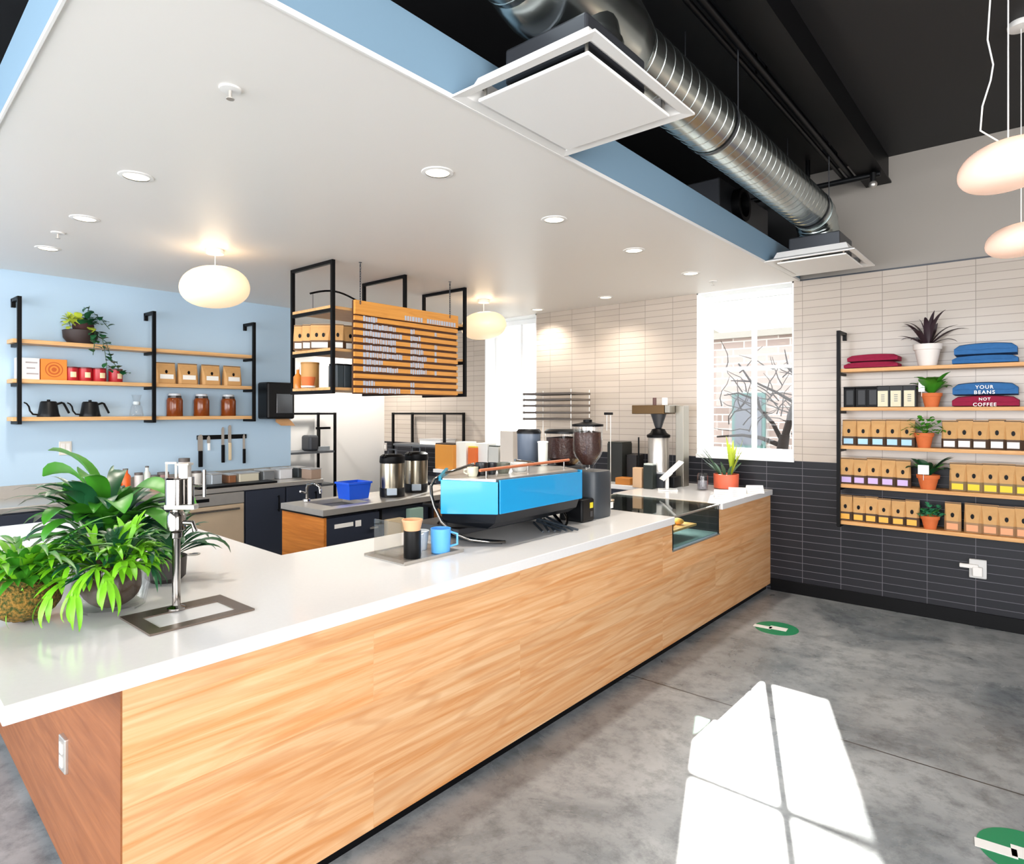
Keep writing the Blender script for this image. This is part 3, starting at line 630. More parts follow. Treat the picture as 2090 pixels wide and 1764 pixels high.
# island
IX0, IX1, IY0, IY1 = -4.47, -3.90, 2.53, 4.55
t = thing('island', 'steel topped kitchen island with amber oak end and navy front', 'island', (-4.18, 3.5, 0))
m = MB(); m.box(IX0 + 0.01, IX1 - 0.035, IY0 + 0.03, IY1, 0.08, 0.845); m.build('carcass', M_navy, t)
m = MB(); m.box(IX0 + 0.005, IX1 - 0.005, IY0 + 0.008, IY0 + 0.03, 0.02, 0.845); m.build('end_panel', M_island, t)
m = MB(); m.box(IX0 + 0.04, IX1 - 0.08, IY0 + 0.06, IY1, 0, 0.08); m.build('toe_kick', M_black, t)
m = MB(); m.box(IX1 - 0.035, IX1 - 0.012, IY0 + 0.034, IY0 + 0.50, 0.1, 0.835); d = m.build('door', M_navy, t, bevel=0.003)
m = MB(); m.box(IX1 - 0.012, IX1 - 0.009, IY0 + 0.10, IY0 + 0.26, 0.755, 0.785); m.box(IX1 - 0.012, IX1 - 0.009, IY0 + 0.28, IY0 + 0.33, 0.745, 0.79); m.build('notice_sticker', M_white, d)
m = MB(); m.bar((IX1 + 0.01, IY0 + 0.40, 0.72), (IX1 + 0.01, IY0 + 0.47, 0.72), 0.012); m.box(IX1 - 0.012, IX1 + 0.01, IY0 + 0.43, IY0 + 0.44, 0.715, 0.725); m.build('handle', M_steel, d)
for a in (0.505, 1.02, 1.53):
    m = MB(); m.box(IX1 - 0.035, IX1 - 0.012, IY0 + a, IY0 + a + 0.02, 0.1, 0.845); m.build('divider', M_black, t)
m = MB(); m.box(IX0, IX1, IY0, 2.68, 0.858, 0.90); m.box(IX0, IX1, 3.02, IY1, 0.858, 0.90); m.box(IX0, -4.38, 2.68, 3.02, 0.858, 0.90); m.box(-4.02, IX1, 2.68, 3.02, 0.858, 0.90)
m.build('worktop', M_steel, t)
m = MB(); m.box(IX0 - 0.003, IX1 + 0.003, IY0 - 0.003, IY1, 0.846, 0.857); m.build('edge_strip', M_black, t)
m = MB(); m.box(-4.38, -4.02, 2.68, 3.02, 0.859, 0.866); m.build('sink_basin', M_grey, t)
m = MB(); m.tube([(-4.42, 2.72, 0.90), (-4.42, 2.72, 0.99), (-4.40, 2.72, 1.03), (-4.33, 2.73, 1.04), (-4.27, 2.74, 1.02), (-4.26, 2.74, 0.97)], 0.012, 10); m.lathe(-4.42, 2.72, [(0.03, 0.90), (0.028, 0.915), (0.014, 0.92)], 16); fz = m.build('faucet', M_chrome, t, smooth=True)
m = MB(); m.tube([(-4.42, 2.72, 0.96), (-4.38, 2.64, 0.985)], 0.007, 8); m.build('faucet_lever', M_chrome, fz)
# things on open island shelf face
for a, c, w, h, lab in ((0.56, '#d8c3a0', 0.16, 0.2, 'cream carton on the open island shelf beside the navy door'), (0.78, '#8aa69a', 0.14, 0.26, 'grey green canister box on the open island shelf'), (1.08, '#8d5d35', 0.2, 0.22, 'brown carton on the open island shelf behind the paper cups'), (1.32, '#c9a173', 0.15, 0.15, 'tan carton on the open island shelf behind the espresso machine')):
    m = MB(); m.box(IX1 - 0.034, IX1 + 0.02, IY0 + a, IY0 + a + w, 0.56, 0.56 + h)
    tag(m.build('carton', mat('carton_' + c[1:], c, 0.7), loc=(IX1, IY0 + a + w / 2, 0.56), bevel=0.004), lab, 'box', 'cartons on the island shelf')
m = MB(); m.box(IX1 - 0.02, IX1 + 0.04, IY0 + 0.53, IY1, 0.53, 0.558); sh = m.build('open_shelf', M_steel, t)

# rear counter below the tiled wall
t = thing('rear_counter', 'dark rear counter below the pale tiled wall between the windows', 'counter', (-4.4, 5.5, 0))
m = MB(); m.box(-5.70, -2.87, 5.27, YN - 0.004, 0.0, 0.855); m.build('carcass', M_navy, t)
m = MB(); m.box(-5.72, -2.86, 5.24, YN - 0.003, 0.858, 0.90); m.build('worktop', M_quartz, t, bevel=0.004)
# ================================================================== WALL SHELF, RIGHT (tiled wall)
SY0, SY1 = 5.615, 5.822
t = thing('wall_shelf', 'five tier oak wall shelf with black posts on the tiled wall', 'shelf', (-0.5, 5.72, 0.68))
SZ = [1.945, 1.634, 1.325, 1.012, 0.714]     # shelf tops, from the top down
for z in SZ:
    m = MB(); m.box(-1.285, 0.42, SY0 + 0.012, SY1, z - 0.028, z); m.build('shelf_board', M_shelf, t, bevel=0.002)
for xp in (-1.297, 0.435):
    m = MB(); m.box(xp - 0.013, xp + 0.013, SY0 - 0.013, SY0 + 0.013, 0.672, 2.255); m.box(xp - 0.013, xp + 0.013, SY0, YN - 0.001, 2.23, 2.255); m.box(xp - 0.013, xp + 0.013, YN - 0.03, YN - 0.001, 2.19, 2.255)
    for z in SZ: m.box(xp - 0.01, xp + 0.01, SY0, YN - 0.001, z - 0.052, z - 0.029)
    m.build('post', M_black, t)

# --- kraft coffee pouches
LABCOL = {'light blue': '#a9d3ea', 'white': '#f0eee8', 'lilac': '#c9b2e2', 'yellow': '#edcf2f', 'amber': '#f0b24a', 'peach': '#eda276'}
def pouch(name, label, group, w, d, h, lab_c, band='#4a3627', emblem=True, loc=(0, 0, 0), labf=(0.34, 0.14, 0.62)):
    """stand-up pouch facing -Y, base at the origin"""
    t = thing(name, label, 'bag', loc, group)
    m = MB(); rings = []
    for z, ww, dd in ((0, 0.96, 0.92), (0.03, 1.0, 1.0), (0.35, 1.0, 0.92), (0.62, 0.99, 0.66), (0.82, 0.98, 0.30), (0.9, 0.98, 0.12), (1.0, 0.98, 0.10)):
        a, b = w / 2 * ww, d / 2 * dd; c = min(a, b) * 0.45
        rings.append([(x, y, z * h) for x, y in ((-a + c, -b), (a - c, -b), (a, -b + c), (a, b - c), (a - c, b), (-a + c, b), (-a, b - c), (-a, -b + c))])
    m.loft(rings); m.build('pouch', M_kraft, t, local=True)
    m = MB(); rings = []
    for z, dd in ((0.004, 0.93), (0.03, 1.02), (0.35, 0.945)):
        a, b = w / 2 * 1.012, d / 2 * dd * 1.02; c = min(a, b) * 0.45
        rings.append([(x, y, z * h) for x, y in ((-a + c, -b), (a - c, -b), (a, -b + c), (a, b - c), (a - c, b), (-a + c, b), (-a, b - c), (-a, -b + c))])
    m.loft(rings, caps=False); m.build('lower_band', mat('band_' + band[1:], band, 0.65), t, local=True)
    m = MB(); f = -d / 2 * 1.03 - 0.001
    m.box(-w * labf[0], w * labf[0], f - 0.0012, f, h * labf[1] * 0.45, h * (labf[1] * 0.45 + 0.21)); m.build('label_patch', mat('pouchlabel_' + lab_c.replace(' ', '_'), LABCOL[lab_c], 0.6), t, local=True)
    if emblem:
        m = MB(); yy = -d / 2 * 0.78
        m.loft([[(0.011 * math.cos(2 * PI * i / 14), yy - k, h * 0.56 + h * 0.085 * math.sin(2 * PI * i / 14)) for i in range(14)] for k in (0.002, -0.004)]); m.build('emblem', M_black, t, local=True)
    m = MB(); m.box(-w * 0.5, w * 0.5, -d * 0.075, -d * 0.045, h * 0.955, h * 0.985); m.build('tin_tie', M_kraftdark, t, local=True)
    return t
YB = 5.705
def row(us, shelf_i, lab_c, where, grp, h=0.212, w=0.102, band='#4a3627'):
    proto = None
    for i, u in enumerate(us):
        x = on_y(u, 900, YB - 0.035).x
        lab = 'kraft coffee bag with %s label, %s %s' % (lab_c, ORD[i], where)
        if proto is None: proto = pouch('coffee_bag', lab, grp, w, 0.07, h, lab_c, band, loc=(x, YB, SZ[shelf_i])); o = proto
        else: o = dup(proto, (x, YB, SZ[shelf_i]), lab)
        o.rotation_euler = (0, 0, random.uniform(-0.07, 0.07)); o.scale = (1, 1, random.uniform(0.97, 1.03))
row([1732, 1761, 1791, 1821.5, 1851], 2, 'light blue', 'from the black post on the middle shelf', 'light blue label coffee bags')
row([1938, 1968, 2000, 2034.5, 2068, 2103], 2, 'white', 'right of the potted plant on the middle shelf', 'white label coffee bags')
row([1727, 1754, 1782, 1811.5, 1842], 3, 'lilac', 'from the black post on the fourth shelf', 'lilac label coffee bags')
row([1954, 1988, 2021, 2054, 2089], 3, 'yellow', 'right of the potted plant on the fourth shelf', 'yellow label coffee bags', band='#8a7350')
row([1724.5, 1752, 1777, 1803, 1832, 1861], 4, 'amber', 'from the black post on the lowest shelf', 'amber label coffee bags', h=0.2, w=0.095)
row([1944, 1985, 2020, 2054, 2089], 4, 'peach', 'right of the potted plant on the lowest shelf', 'peach label coffee bags', h=0.21, band='#9c7a58')
# black boxes and black labelled pouches, second shelf
for i, u in enumerate((1733, 1757, 1780)):
    x = on_y(u, 800, YB - 0.04).x
    t = thing('tea_tin', 'plain black tea tin, %s from the black post on the second shelf' % ORD[i], 'tin', (x, YB, SZ[1]), 'black tins on the second shelf')
    m = MB(); m.box(-0.041, 0.041, -0.04, 0.04, 0, 0.152); m.build('body', M_black, t, local=True, bevel=0.004)
    m = MB(); m.box(-0.042, 0.042, -0.041, 0.041, 0.152, 0.166); m.build('lid', M_black, t, local=True, bevel=0.003)
    m = MB(); m.box(-0.02, 0.03, -0.0415, -0.0402, 0.02, 0.135); m.build('label_patch', mat('charcoal_label', '#1c1e22', 0.5), t, local=True)
for i, u in enumerate((1802, 1828.5, 1856)):
    x = on_y(u, 800, YB - 0.04).x
    t = thing('chocolate_box', 'black box with cream label, %s after the black tins on the second shelf' % ORD[i], 'box', (x, YB, SZ[1]), 'cream label boxes on the second shelf')
    m = MB(); m.box(-0.045, 0.045, -0.04, 0.04, 0, 0.168); m.build('body', M_blackplastic, t, local=True, bevel=0.004)
    m = MB(); m.box(-0.036, 0.034, -0.0415, -0.0402, 0.004, 0.128); lp = m.build('label_patch', M_labelcream, t, local=True)
    m = MB()
    for k in range(4): m.box(-0.012, 0.012, -0.0422, -0.0414, 0.045 + 0.016 * k, 0.05 + 0.016 * k)
    m.build('lettering', M_grey, lp, local=True)

# --- terracotta pots
def pot_mesh(m, r, h, z=0):
    m.lathe(0, 0, [(r * 0.68, z), (r * 0.95, z + h * 0.74), (r * 1.06, z + h * 0.75), (r * 1.1, z + h), (r * 0.96, z + h), (r * 0.9, z + h * 0.86), (0.001, z + h * 0.86)], 22)
def potted(name, label, loc, r, h, kind, leafm, potm=M_terra, seed=1, Ls=0.14):
    rnd = random.Random(seed); t = thing(name, label, 'plant', loc, None)
    m = MB(); pot_mesh(m, r, h); m.build('pot', potm, t, local=True, smooth=True)
    m = MB(); m.lathe(0, 0, [(0.001, h * 0.8), (r * 0.9, h * 0.88), (0.001, h * 0.93)], 16); m.build('soil', M_soil, t, local=True, smooth=True)
    m = MB()
    if kind == 'broad':
        for k in range(15):
            az = rnd.uniform(0, 2 * PI); m.leaf((0.01 * math.cos(az), 0.01 * math.sin(az), h * 0.9), az, rnd.uniform(0.7, 1.4), Ls * rnd.uniform(0.6, 1.1), Ls * 0.33, rnd.uniform(0.7, 1.7), peak=0.6)
    elif kind == 'small':
        for k in range(70):
            az = rnd.uniform(0, 2 * PI); el = rnd.uniform(0.0, 1.4); rr = Ls * rnd.uniform(0.25, 0.75)
            p = (rr * math.cos(az) * math.cos(el), 0.6 * rr * math.sin(az) * math.cos(el), h * 0.95 + rr * math.sin(el))
            m.leaf(p, az + rnd.uniform(-1, 1), rnd.uniform(-0.6, 1.0), 0.035, 0.03, 0.6, n=4)
    elif kind == 'spiky':
        for k in range(16):
            az = 2 * PI * k / 16 + rnd.uniform(-0.2, 0.2); m.leaf((0.01 * math.cos(az), 0.01 * math.sin(az), h * 0.9), az, rnd.uniform(0.5, 1.4), Ls * rnd.uniform(0.7, 1.1), Ls * 0.14, rnd.uniform(0.5, 1.6), peak=0.4)
    for v in m.bm.verts:
        v.co.y = min(v.co.y, 0.1); v.co.z = min(v.co.z, 0.265 if h < 0.15 else 9)
    m.build('foliage', leafm, t, local=True, smooth=True)
    if kind in ('broad', 'small'):
        m = MB()
        for k in range(7):
            az = rnd.uniform(0, 2 * PI); e = (Ls * 0.5 * math.cos(az), Ls * 0.3 * math.sin(az), h + Ls * 0.4); m.tube([(0, 0, h * 0.88), (e[0] * 0.3, e[1] * 0.3, h + Ls * 0.2), e], 0.002, 5)
        m.build('stems', M_leaf, t, local=True)
    return t
px = lambda u, dy=0.0: on_y(u, 900, YB + dy).x
t = potted('potted_plant', 'dark purple leaved plant in a white pot on the top shelf', (px(1893), YB, SZ[0]), 0.088, 0.165, 'spiky', M_leafpurple, mat('white_pot', '#e6ddd6', 0.5, noise=0.05), 3, 0.29)
m = MB(); m.tube([(0, 0, 0.15), (-0.012, 0, 0.25), (-0.035, -0.005, 0.33)], 0.004, 6); m.leaf((-0.03, 0, 0.31), PI, 1.2, 0.06, 0.03, 0.3); m.build('stem', M_leafpurple, t, local=True)
t = potted('potted_plant', 'broad leaved green plant in a terracotta pot on the second shelf', (px(1902), YB - 0.02, SZ[1]), 0.064, 0.105, 'broad', M_leaf, M_terra, 5, 0.2)
m = MB(); m.box(-0.075, -0.035, -0.066, -0.063, 0.115, 0.185); m.tube([(-0.055, -0.062, 0.08), (-0.055, -0.062, 0.12)], 0.002, 6); m.build('price_tag', M_paper, t, local=True)
potted('potted_plant', 'bushy small leaved plant in a terracotta pot on the middle shelf', (px(1887), YB - 0.02, SZ[2]), 0.06, 0.112, 'small', M_leaf, M_terra, 8, 0.19)
t = potted('potted_plant', 'dark leaved plant with white tag in a terracotta pot on the fourth shelf', (px(1895), YB - 0.02, SZ[3]), 0.07, 0.11, 'broad', M_leafdark, M_terra, 9, 0.2)
m = MB(); m.box(-0.055, 0.015, -0.08, -0.076, 0.115, 0.185); m.tube([(-0.02, -0.076, 0.07), (-0.02, -0.076, 0.12)], 0.002, 6); m.build('price_tag', M_paper, t, local=True)
potted('potted_plant', 'small blue green plant in a terracotta pot on the lowest shelf', (px(1899), YB - 0.02, SZ[4]), 0.058, 0.098, 'small', mat('blue_green_leaf', '#3f9468', 0.45, noise=0.4), M_terra, 12, 0.12)

# --- folded shirts
def shirt(label, x0, x1, z, h, mt, texts=(), sag=0.0, grp='folded shirts'):
    xc, w = (x0 + x1) / 2, (x1 - x0)
    t = thing('folded_shirt', label, 'shirt', (xc, YB, z), grp)
    m = MB(); rings = []
    for q in range(13):
        s_ = -1 + 2 * q / 12; zt = h * (1 - 0.18 * s_ * s_) * (0.72 if abs(s_) == 1 else 1) + sag * math.sin(3 * s_)
        rings.append([(s_ * w / 2, -0.085, h * 0.08), (s_ * w / 2, -0.095, h * 0.5), (s_ * w / 2, -0.085, zt * 0.92), (s_ * w / 2, -0.06, zt), (s_ * w / 2, 0.08, zt), (s_ * w / 2, 0.09, h * 0.5), (s_ * w / 2, 0.08, 0)])
    m.loft(rings); m.build('cloth', mt, t, local=True, smooth=True)
    m = MB(); m.tube([(s_ * w * 0.46, -0.094, h * 0.42 + 0.003 * math.sin(7 * s_)) for s_ in [-1 + k / 6 for k in range(13)]], 0.003, 5); m.build('fold', mt, t, local=True)
    for (tx, ty, sz) in texts:
        c = bpy.data.curves.new('lettering', 'FONT'); c.body = tx; c.size = sz; c.align_x = 'CENTER'; c.extrude = 0.0008; c.space_character = 1.2; c.offset = 0.0006
        q = bpy.data.objects.new('lettering_curve', c); COL.objects.link(q); bpy.context.view_layer.update(); me = bpy.data.meshes.new_from_object(q); bpy.data.objects.remove(q); bpy.data.curves.remove(c); c = me
        o = bpy.data.objects.new('lettering', me); COL.objects.link(o); o.parent = t; o.location = (0, -0.0975, ty); o.rotation_euler = (PI / 2, 0, 0); c.materials.append(M_paper)
    return t
gx = lambda u: on_y(u, 800, YB - 0.09).x
shirt('maroon folded shirt, lower of two beside the black post on the top shelf', gx(1722), gx(1832), SZ[0], 0.05, M_maroon)
shirt('maroon folded shirt, upper of two beside the black post on the top shelf', gx(1729), gx(1832), SZ[0] + 0.051, 0.058, M_maroon)
shirt('blue folded shirt, lower of two right of the white pot on the top shelf', gx(1943), gx(2078), SZ[0], 0.062, M_bluecotton)
shirt('blue folded shirt, upper of two right of the white pot on the top shelf', gx(1947), gx(2076), SZ[0] + 0.063, 0.085, M_bluecotton)
shirt('maroon shirt with white lettering folded under a blue one on the second shelf', gx(1943), gx(2080), SZ[1], 0.082, M_maroon, (('COFFEE', 0.004, 0.034), ('NOT', 0.045, 0.028)))
shirt('blue shirt with white lettering folded over a maroon one on the second shelf', gx(1944), gx(2078), SZ[1] + 0.083, 0.095, M_bluecotton, (('BEANS', 0.008, 0.036), ('YOUR', 0.046, 0.034)))

# outlet in the charcoal tile
p = on_y(1998, 1161, YN)
t = thing('wall_outlet', 'white outlet box with a plugged adapter on the charcoal tile', 'outlet', (p.x, YN - 0.001, p.z))
m = MB(); m.box(-0.058, 0.048, -0.03, 0, -0.068, 0.072); m.build('box', mat('grey_white_plastic', '#d6d5d3', 0.45), t, local=True, bevel=0.006)
m = MB(); m.box(-0.035, 0.025, -0.06, -0.03, -0.05, 0.02); m.box(-0.115, 0.0, -0.055, -0.03, 0.005, 0.035); m.build('adapter', M_white, t, local=True, bevel=0.005)

# floor stickers
for (u, v, lab) in ((1585, 1283, 'round green floor sticker near the charcoal tile base'), (2098, 1746, 'round green floor sticker at the picture edge by the sunlit patch')):
    p = on_z(u, v, 0.0); t = thing('floor_sticker', lab, 'sticker', (p.x, p.y, 0.0005), 'green floor stickers')
    m = MB(); m.lathe(0, 0, [(0.15, 0), (0.15, 0.0015)], 36); m.build('disc', M_green, t, local=True)
    m = MB(); m.box(-0.155, -0.03, -0.005, 0.055, 0.0016, 0.0022, rot=-0.5); m.box(-0.05, 0.07, -0.045, 0.03, 0.0016, 0.0022, rot=-0.5); m.build('white_print', M_paper, t, local=True)
    t.rotation_euler = (0, 0, 0.6)

# ================================================================== WALL SHELF, LEFT (blue wall)
BX0, BX1 = -6.185, XW + 0.004
LZ = [2.175, 1.858, 1.555]
t = thing('wall_shelf', 'three tier oak shelf with black hooked posts on the pale blue wall', 'shelf', (-6.28, 2.2, 1.52))
for z in LZ:
    for a, b in ((1.235, 2.252), (2.266, 3.19)):
        m = MB(); m.box(BX1, BX0 - 0.013, a, b, z - 0.032, z); m.build('shelf_board', M_shelfY, t, bevel=0.002)
for yp in (1.275, 2.259, 3.205):
    m = MB(); m.box(BX0 - 0.013, BX0 + 0.013, yp - 0.014, yp + 0.014, 1.498, 2.51); m.box(XW + 0.001, BX0, yp - 0.014, yp + 0.014, 2.482, 2.51); m.box(XW + 0.001, XW + 0.03, yp - 0.014, yp + 0.014, 2.44, 2.51)
    for z in LZ: m.box(XW + 0.001, BX0, yp - 0.014, yp + 0.014, z - 0.058, z - 0.033)
    m.build('post', M_black, t)
LX = -6.285
def ly(u, x=LX + 0.05): return on_x(u, 800, x).y
# trailing plant
y0 = ly(168)
t = thing('trailing_plant', 'trailing green plant in a dark pot on the blue wall shelf', 'plant', (LX, y0, LZ[0]))
m = MB(); m.lathe(0, 0, [(0.09, 0), (0.125, 0.05), (0.13, 0.11), (0.115, 0.115), (0.11, 0.09), (0.001, 0.09)], 22); m.build('pot', mat('dark_brown_pot', '#2c1d1a', 0.6), t, local=True, smooth=True)
m = MB(); m.ellipsoid((0.0, 0.02, 0.15), 0.085, 0.08, 0.07, 14, 8); m.build('soil', mat('dark_red_moss', '#3a1d1c', 0.9, noise=0.5, nscale=30, bump=0.7), t, local=True, smooth=True)
rnd = random.Random(4); m = MB(); mm = MB()
vines = [[(0.03, -0.08, 0.14), (0.04, -0.10, 0.2), (0.05, -0.08, 0.24)], [(0, 0.06, 0.16), (0.03, 0.12, 0.25), (0.05, 0.14, 0.22), (0.06, 0.2, 0.14)], [(0.05, 0.05, 0.12), (0.13, 0.07, 0.10), (0.15, 0.06, 0.0), (0.15, 0.05, -0.1)],
         [(0.06, 0.07, 0.12), (0.13, 0.12, 0.08), (0.15, 0.14, -0.08), (0.15, 0.15, -0.16), (0.15, 0.15, -0.24)], [(0.06, 0.08, 0.1), (0.14, 0.15, 0.02), (0.15, 0.19, -0.14), (0.16, 0.25, -0.22), (0.16, 0.30, -0.25)], [(0, 0.02, 0.2), (0.02, 0.05, 0.28), (0.02, 0.06, 0.33)]]
for vi, v in enumerate(vines):
    m.tube(v, 0.003, 5)
    for k in range(len(v) - 1):
        for q in range(4):
            f = q / 4; p = Vector(v[k]).lerp(Vector(v[k + 1]), f); az = rnd.uniform(-1.4, 1.4)
            mm.mi = 1 if vi == 0 or (vi == 2 and k == 0) else 0
            mm.leaf(p, az, rnd.uniform(-0.6, 0.6), rnd.uniform(0.045, 0.07), rnd.uniform(0.04, 0.055), 0.9, n=5)
for k in range(26):
    az = rnd.uniform(0, 2 * PI); mm.mi = 1 if math.sin(az) < -0.2 else 0
    mm.leaf((0.07 * math.cos(az), 0.07 * math.sin(az), 0.15 + rnd.uniform(0, 0.06)), az, rnd.uniform(0, 1.2), 0.075, 0.06, 0.8, n=5)
m.build('vines', M_leafdark, t, local=True); mm.build('foliage', [M_leafdark, M_leafyellow], t, local=True, smooth=True)
# cartons
z = LZ[1]
ya, yb = ly(36), ly(81)
t = thing('carton', 'white printed carton behind the left post of the blue wall shelf', 'box', (LX, (ya + yb) / 2, z))
m = MB(); m.box(LX - 0.06, LX + 0.05, ya, yb, z, z + 0.172); m.build('body', M_paper, t, bevel=0.003)
m = MB()
for k, (q0, q1) in enumerate(((0.4, 0.95), (0.4, 0.8), (0.35, 0.9))): m.box(LX + 0.0502, LX + 0.051, ya + (yb - ya) * q0, ya + (yb - ya) * q1, z + 0.04 + 0.045 * k, z + 0.052 + 0.045 * k)
m.build('print', mat('grey_print', '#a79fa0', 0.6), t)
ya, yb = ly(82), ly(138)
t = thing('carton', 'orange carton with a round printed emblem on the blue wall shelf', 'box', (LX, (ya + yb) / 2, z))
m = MB(); m.box(LX - 0.06, LX + 0.05, ya + 0.004, yb - 0.003, z, z + 0.172); m.build('body', M_orange, t, bevel=0.003)
m = MB(); yc, zc = (ya + yb) / 2, z + 0.086
for r0, r1 in ((0.062, 0.055), (0.042, 0.03), (0.018, 0.0005)):
    n = 28; R2 = [[(LX + 0.0505 + k, yc + r * math.cos(2 * PI * i / n), zc + r * math.sin(2 * PI * i / n)) for i in range(n)] for k, r in ((0, r0), (0.0008, r0), (0.0008, r1), (0, r1))]
    m.loft(R2, caps=False)
m.build('emblem', mat('dark_orange_ink', '#b4540f', 0.6), t)
# red tins
for i, u in enumerate((149, 177, 206, 240)):
    yy = ly(u); t = thing('red_tin', 'red and cream tin, %s right of the orange carton on the blue wall shelf' % ORD[i], 'tin', (LX, yy, z), 'red tins on the blue wall shelf')
    m = MB(); m.lathe(0, 0, [(0.052, 0), (0.054, 0.004), (0.054, 0.105), (0.05, 0.108)], 24); m.build('can', M_red, t, local=True, smooth=True)
    m = MB(); n = 10; m.loft([[(0.0548 * math.cos(a), 0.0548 * math.sin(a), zz) for a in [0.15 + 0.09 * k for k in range(n)]] for zz in (0.03, 0.075)], close=False); m.build('label_patch', mat('cream_tin_label', '#f1dcb0', 0.5), t, local=True)
    m = MB(); m.lathe(0, 0, [(0.053, 0.104), (0.055, 0.106), (0.055, 0.116), (0.05, 0.118)], 24); m.build('lid', mat('dark_red_lid', '#6a1520', 0.4), t, local=True, smooth=True)
    t.rotation_euler = (0, 0, -0.5 + 0.1 * i)
# kraft bags
proto = None
for i, u in enumerate((341, 387, 434, 478)):
    yy = ly(u); lab = 'kraft bag with white label, %s right of the middle post on the blue wall shelf' % ORD[i]
    if proto is None: proto = pouch('coffee_bag', lab, 'wide kraft bags on the blue wall shelf', 0.178, 0.085, 0.2, 'white', band='#c99b63', loc=(LX, yy, z), labf=(0.33, 0.5, 0)); o = proto
    else: o = dup(proto, (LX, yy, z), lab)
    o.rotation_euler = (0, 0, PI / 2 + random.uniform(-0.05, 0.05))
z = LZ[2]
# kettles
for i, u in enumerate((102, 187)):
    yy = ly(u); t = thing('gooseneck_kettle', ('black gooseneck kettle nearest the left post on the blue wall shelf', 'black gooseneck kettle beside the glass carafe on the blue wall shelf')[i], 'kettle', (LX + 0.01, yy, z), 'black gooseneck kettles')
    m = MB(); m.lathe(0, 0, [(0.078, 0), (0.08, 0.006), (0.072, 0.03), (0.058, 0.118), (0.056, 0.122)], 26); m.build('body', M_blackplastic, t, local=True, smooth=True)
    m = MB(); m.lathe(0, 0, [(0.055, 0.122), (0.05, 0.128), (0.012, 0.13), (0.012, 0.142), (0.001, 0.144)], 22); m.build('lid', M_black, t, local=True, smooth=True)
    m = MB(); m.tube([(0, -0.07, 0.018), (0, -0.105, 0.022), (0, -0.125, 0.05), (0, -0.132, 0.085), (0, -0.147, 0.108), (0, -0.165, 0.118)], 0.0075, 10, 0.7); m.build('spout', M_black, t, local=True, smooth=True)
    m = MB(); m.tube([(0, 0.055, 0.105), (0, 0.09, 0.118), (0, 0.105, 0.112), (0, 0.125, 0.07), (0, 0.143, 0.03)], 0.009, 8); m.build('handle', M_black, t, local=True, smooth=True)
# glass carafe
yy = ly(283); t = thing('glass_carafe', 'clear glass carafe beside the middle post on the blue wall shelf', 'carafe', (LX, yy, z))
m = MB(); m.lathe(0, 0, [(0.05, 0.001), (0.058, 0.01), (0.045, 0.09), (0.024, 0.12), (0.04, 0.19), (0.042, 0.195), (0.036, 0.19), (0.02, 0.12), (0.041, 0.088), (0.052, 0.012), (0.001, 0.008)], 24, caps=False); m.build('vessel', M_glass, t, local=True, smooth=True)
m = MB(); m.lathe(0, 0, [(0.026, 0.105), (0.03, 0.12), (0.026, 0.135), (0.023, 0.12), (0.026, 0.105)], 20, caps=False); m.build('collar', mat('pale_collar', '#c3cdd2', 0.4), t, local=True, smooth=True)
# jars
for i, u in enumerate((361, 416, 471)):
    yy = ly(u); t = thing('coffee_jar', 'brown glass coffee jar, %s right of the middle post on the lowest blue wall shelf' % ORD[i], 'jar', (LX, yy, z), 'brown coffee jars')
    m = MB(); m.lathe(0, 0, [(0.066, 0), (0.07, 0.006), (0.07, 0.15), (0.062, 0.17), (0.06, 0.172)], 24); m.build('jar_body', M_amber, t, local=True, smooth=True)
    m = MB(); m.lathe(0, 0, [(0.058, 0.172), (0.058, 0.192)], 24); m.build('neck', mat('dark_jar_neck', '#2a2422', 0.3), t, local=True, smooth=True)
    m = MB(); m.lathe(0, 0, [(0.05, 0.193), (0.052, 0.195), (0.052, 0.212), (0.048, 0.214)], 24); m.build('lid', mat('pale_jar_lid', '#c9ccd0', 0.4), t, local=True, smooth=True)

# knife rail, dispenser, outlet on the blue wall
c = on_x(453, 892, XW); ya, yb = on_x(401, 892, XW).y, on_x(502, 892, XW).y
t = thing('knife_rail', 'black magnetic knife rail on the pale blue wall', 'rail', (XW + 0.012, (ya + yb) / 2, c.z))
m = MB(); m.box(XW + 0.001, XW + 0.016, ya, yb, c.z - 0.022, c.z + 0.022); m.build('bar', M_black, t, bevel=0.003)
def knife(u, zt, zb, hw, mt, lab, bw=0.02, up=False):
    y = on_x(u, 900, XW).y; t = thing('kitchen_knife', lab, 'knife', (XW + 0.02, y, c.z), 'knives on the rail')
    zm = (zt + zb) / 2
    b0, b1, h0, h1 = (zm, zt, zb, zm) if not up else (zb, zm, zm, zt)
    m = MB(); m.loft([[(XW + 0.017, y - bw, b0), (XW + 0.017, y + bw, b0), (XW + 0.02, y + bw, b0), (XW + 0.02, y - bw, b0)], [(XW + 0.017, y - bw, b1 - 0.02), (XW + 0.017, y + bw, b1 - 0.02), (XW + 0.02, y + bw, b1 - 0.02), (XW + 0.02, y - bw, b1 - 0.02)], [(XW + 0.017, y - 0.003, b1), (XW + 0.017, y + bw * 0.5, b1), (XW + 0.02, y + bw * 0.5, b1), (XW + 0.02, y - 0.003, b1)]]); m.build('blade', M_steel, t)
    m = MB(); m.box(XW + 0.014 + 0.003, XW + 0.034, y - hw, y + hw, h0, h1); m.build('handle', mt, t, bevel=0.004)
zc = c.z
knife(407, zc + 0.03, zc - 0.29, 0.02, M_black, 'wide black handled knife at the left end of the rail', 0.024)
knife(424, zc + 0.015, zc - 0.13, 0.012, M_paper, 'short white handled knife on the rail', 0.016)
knife(453, zc + 0.10, zc - 0.26, 0.016, M_black, 'long black handled knife rising above the middle of the rail', 0.014)
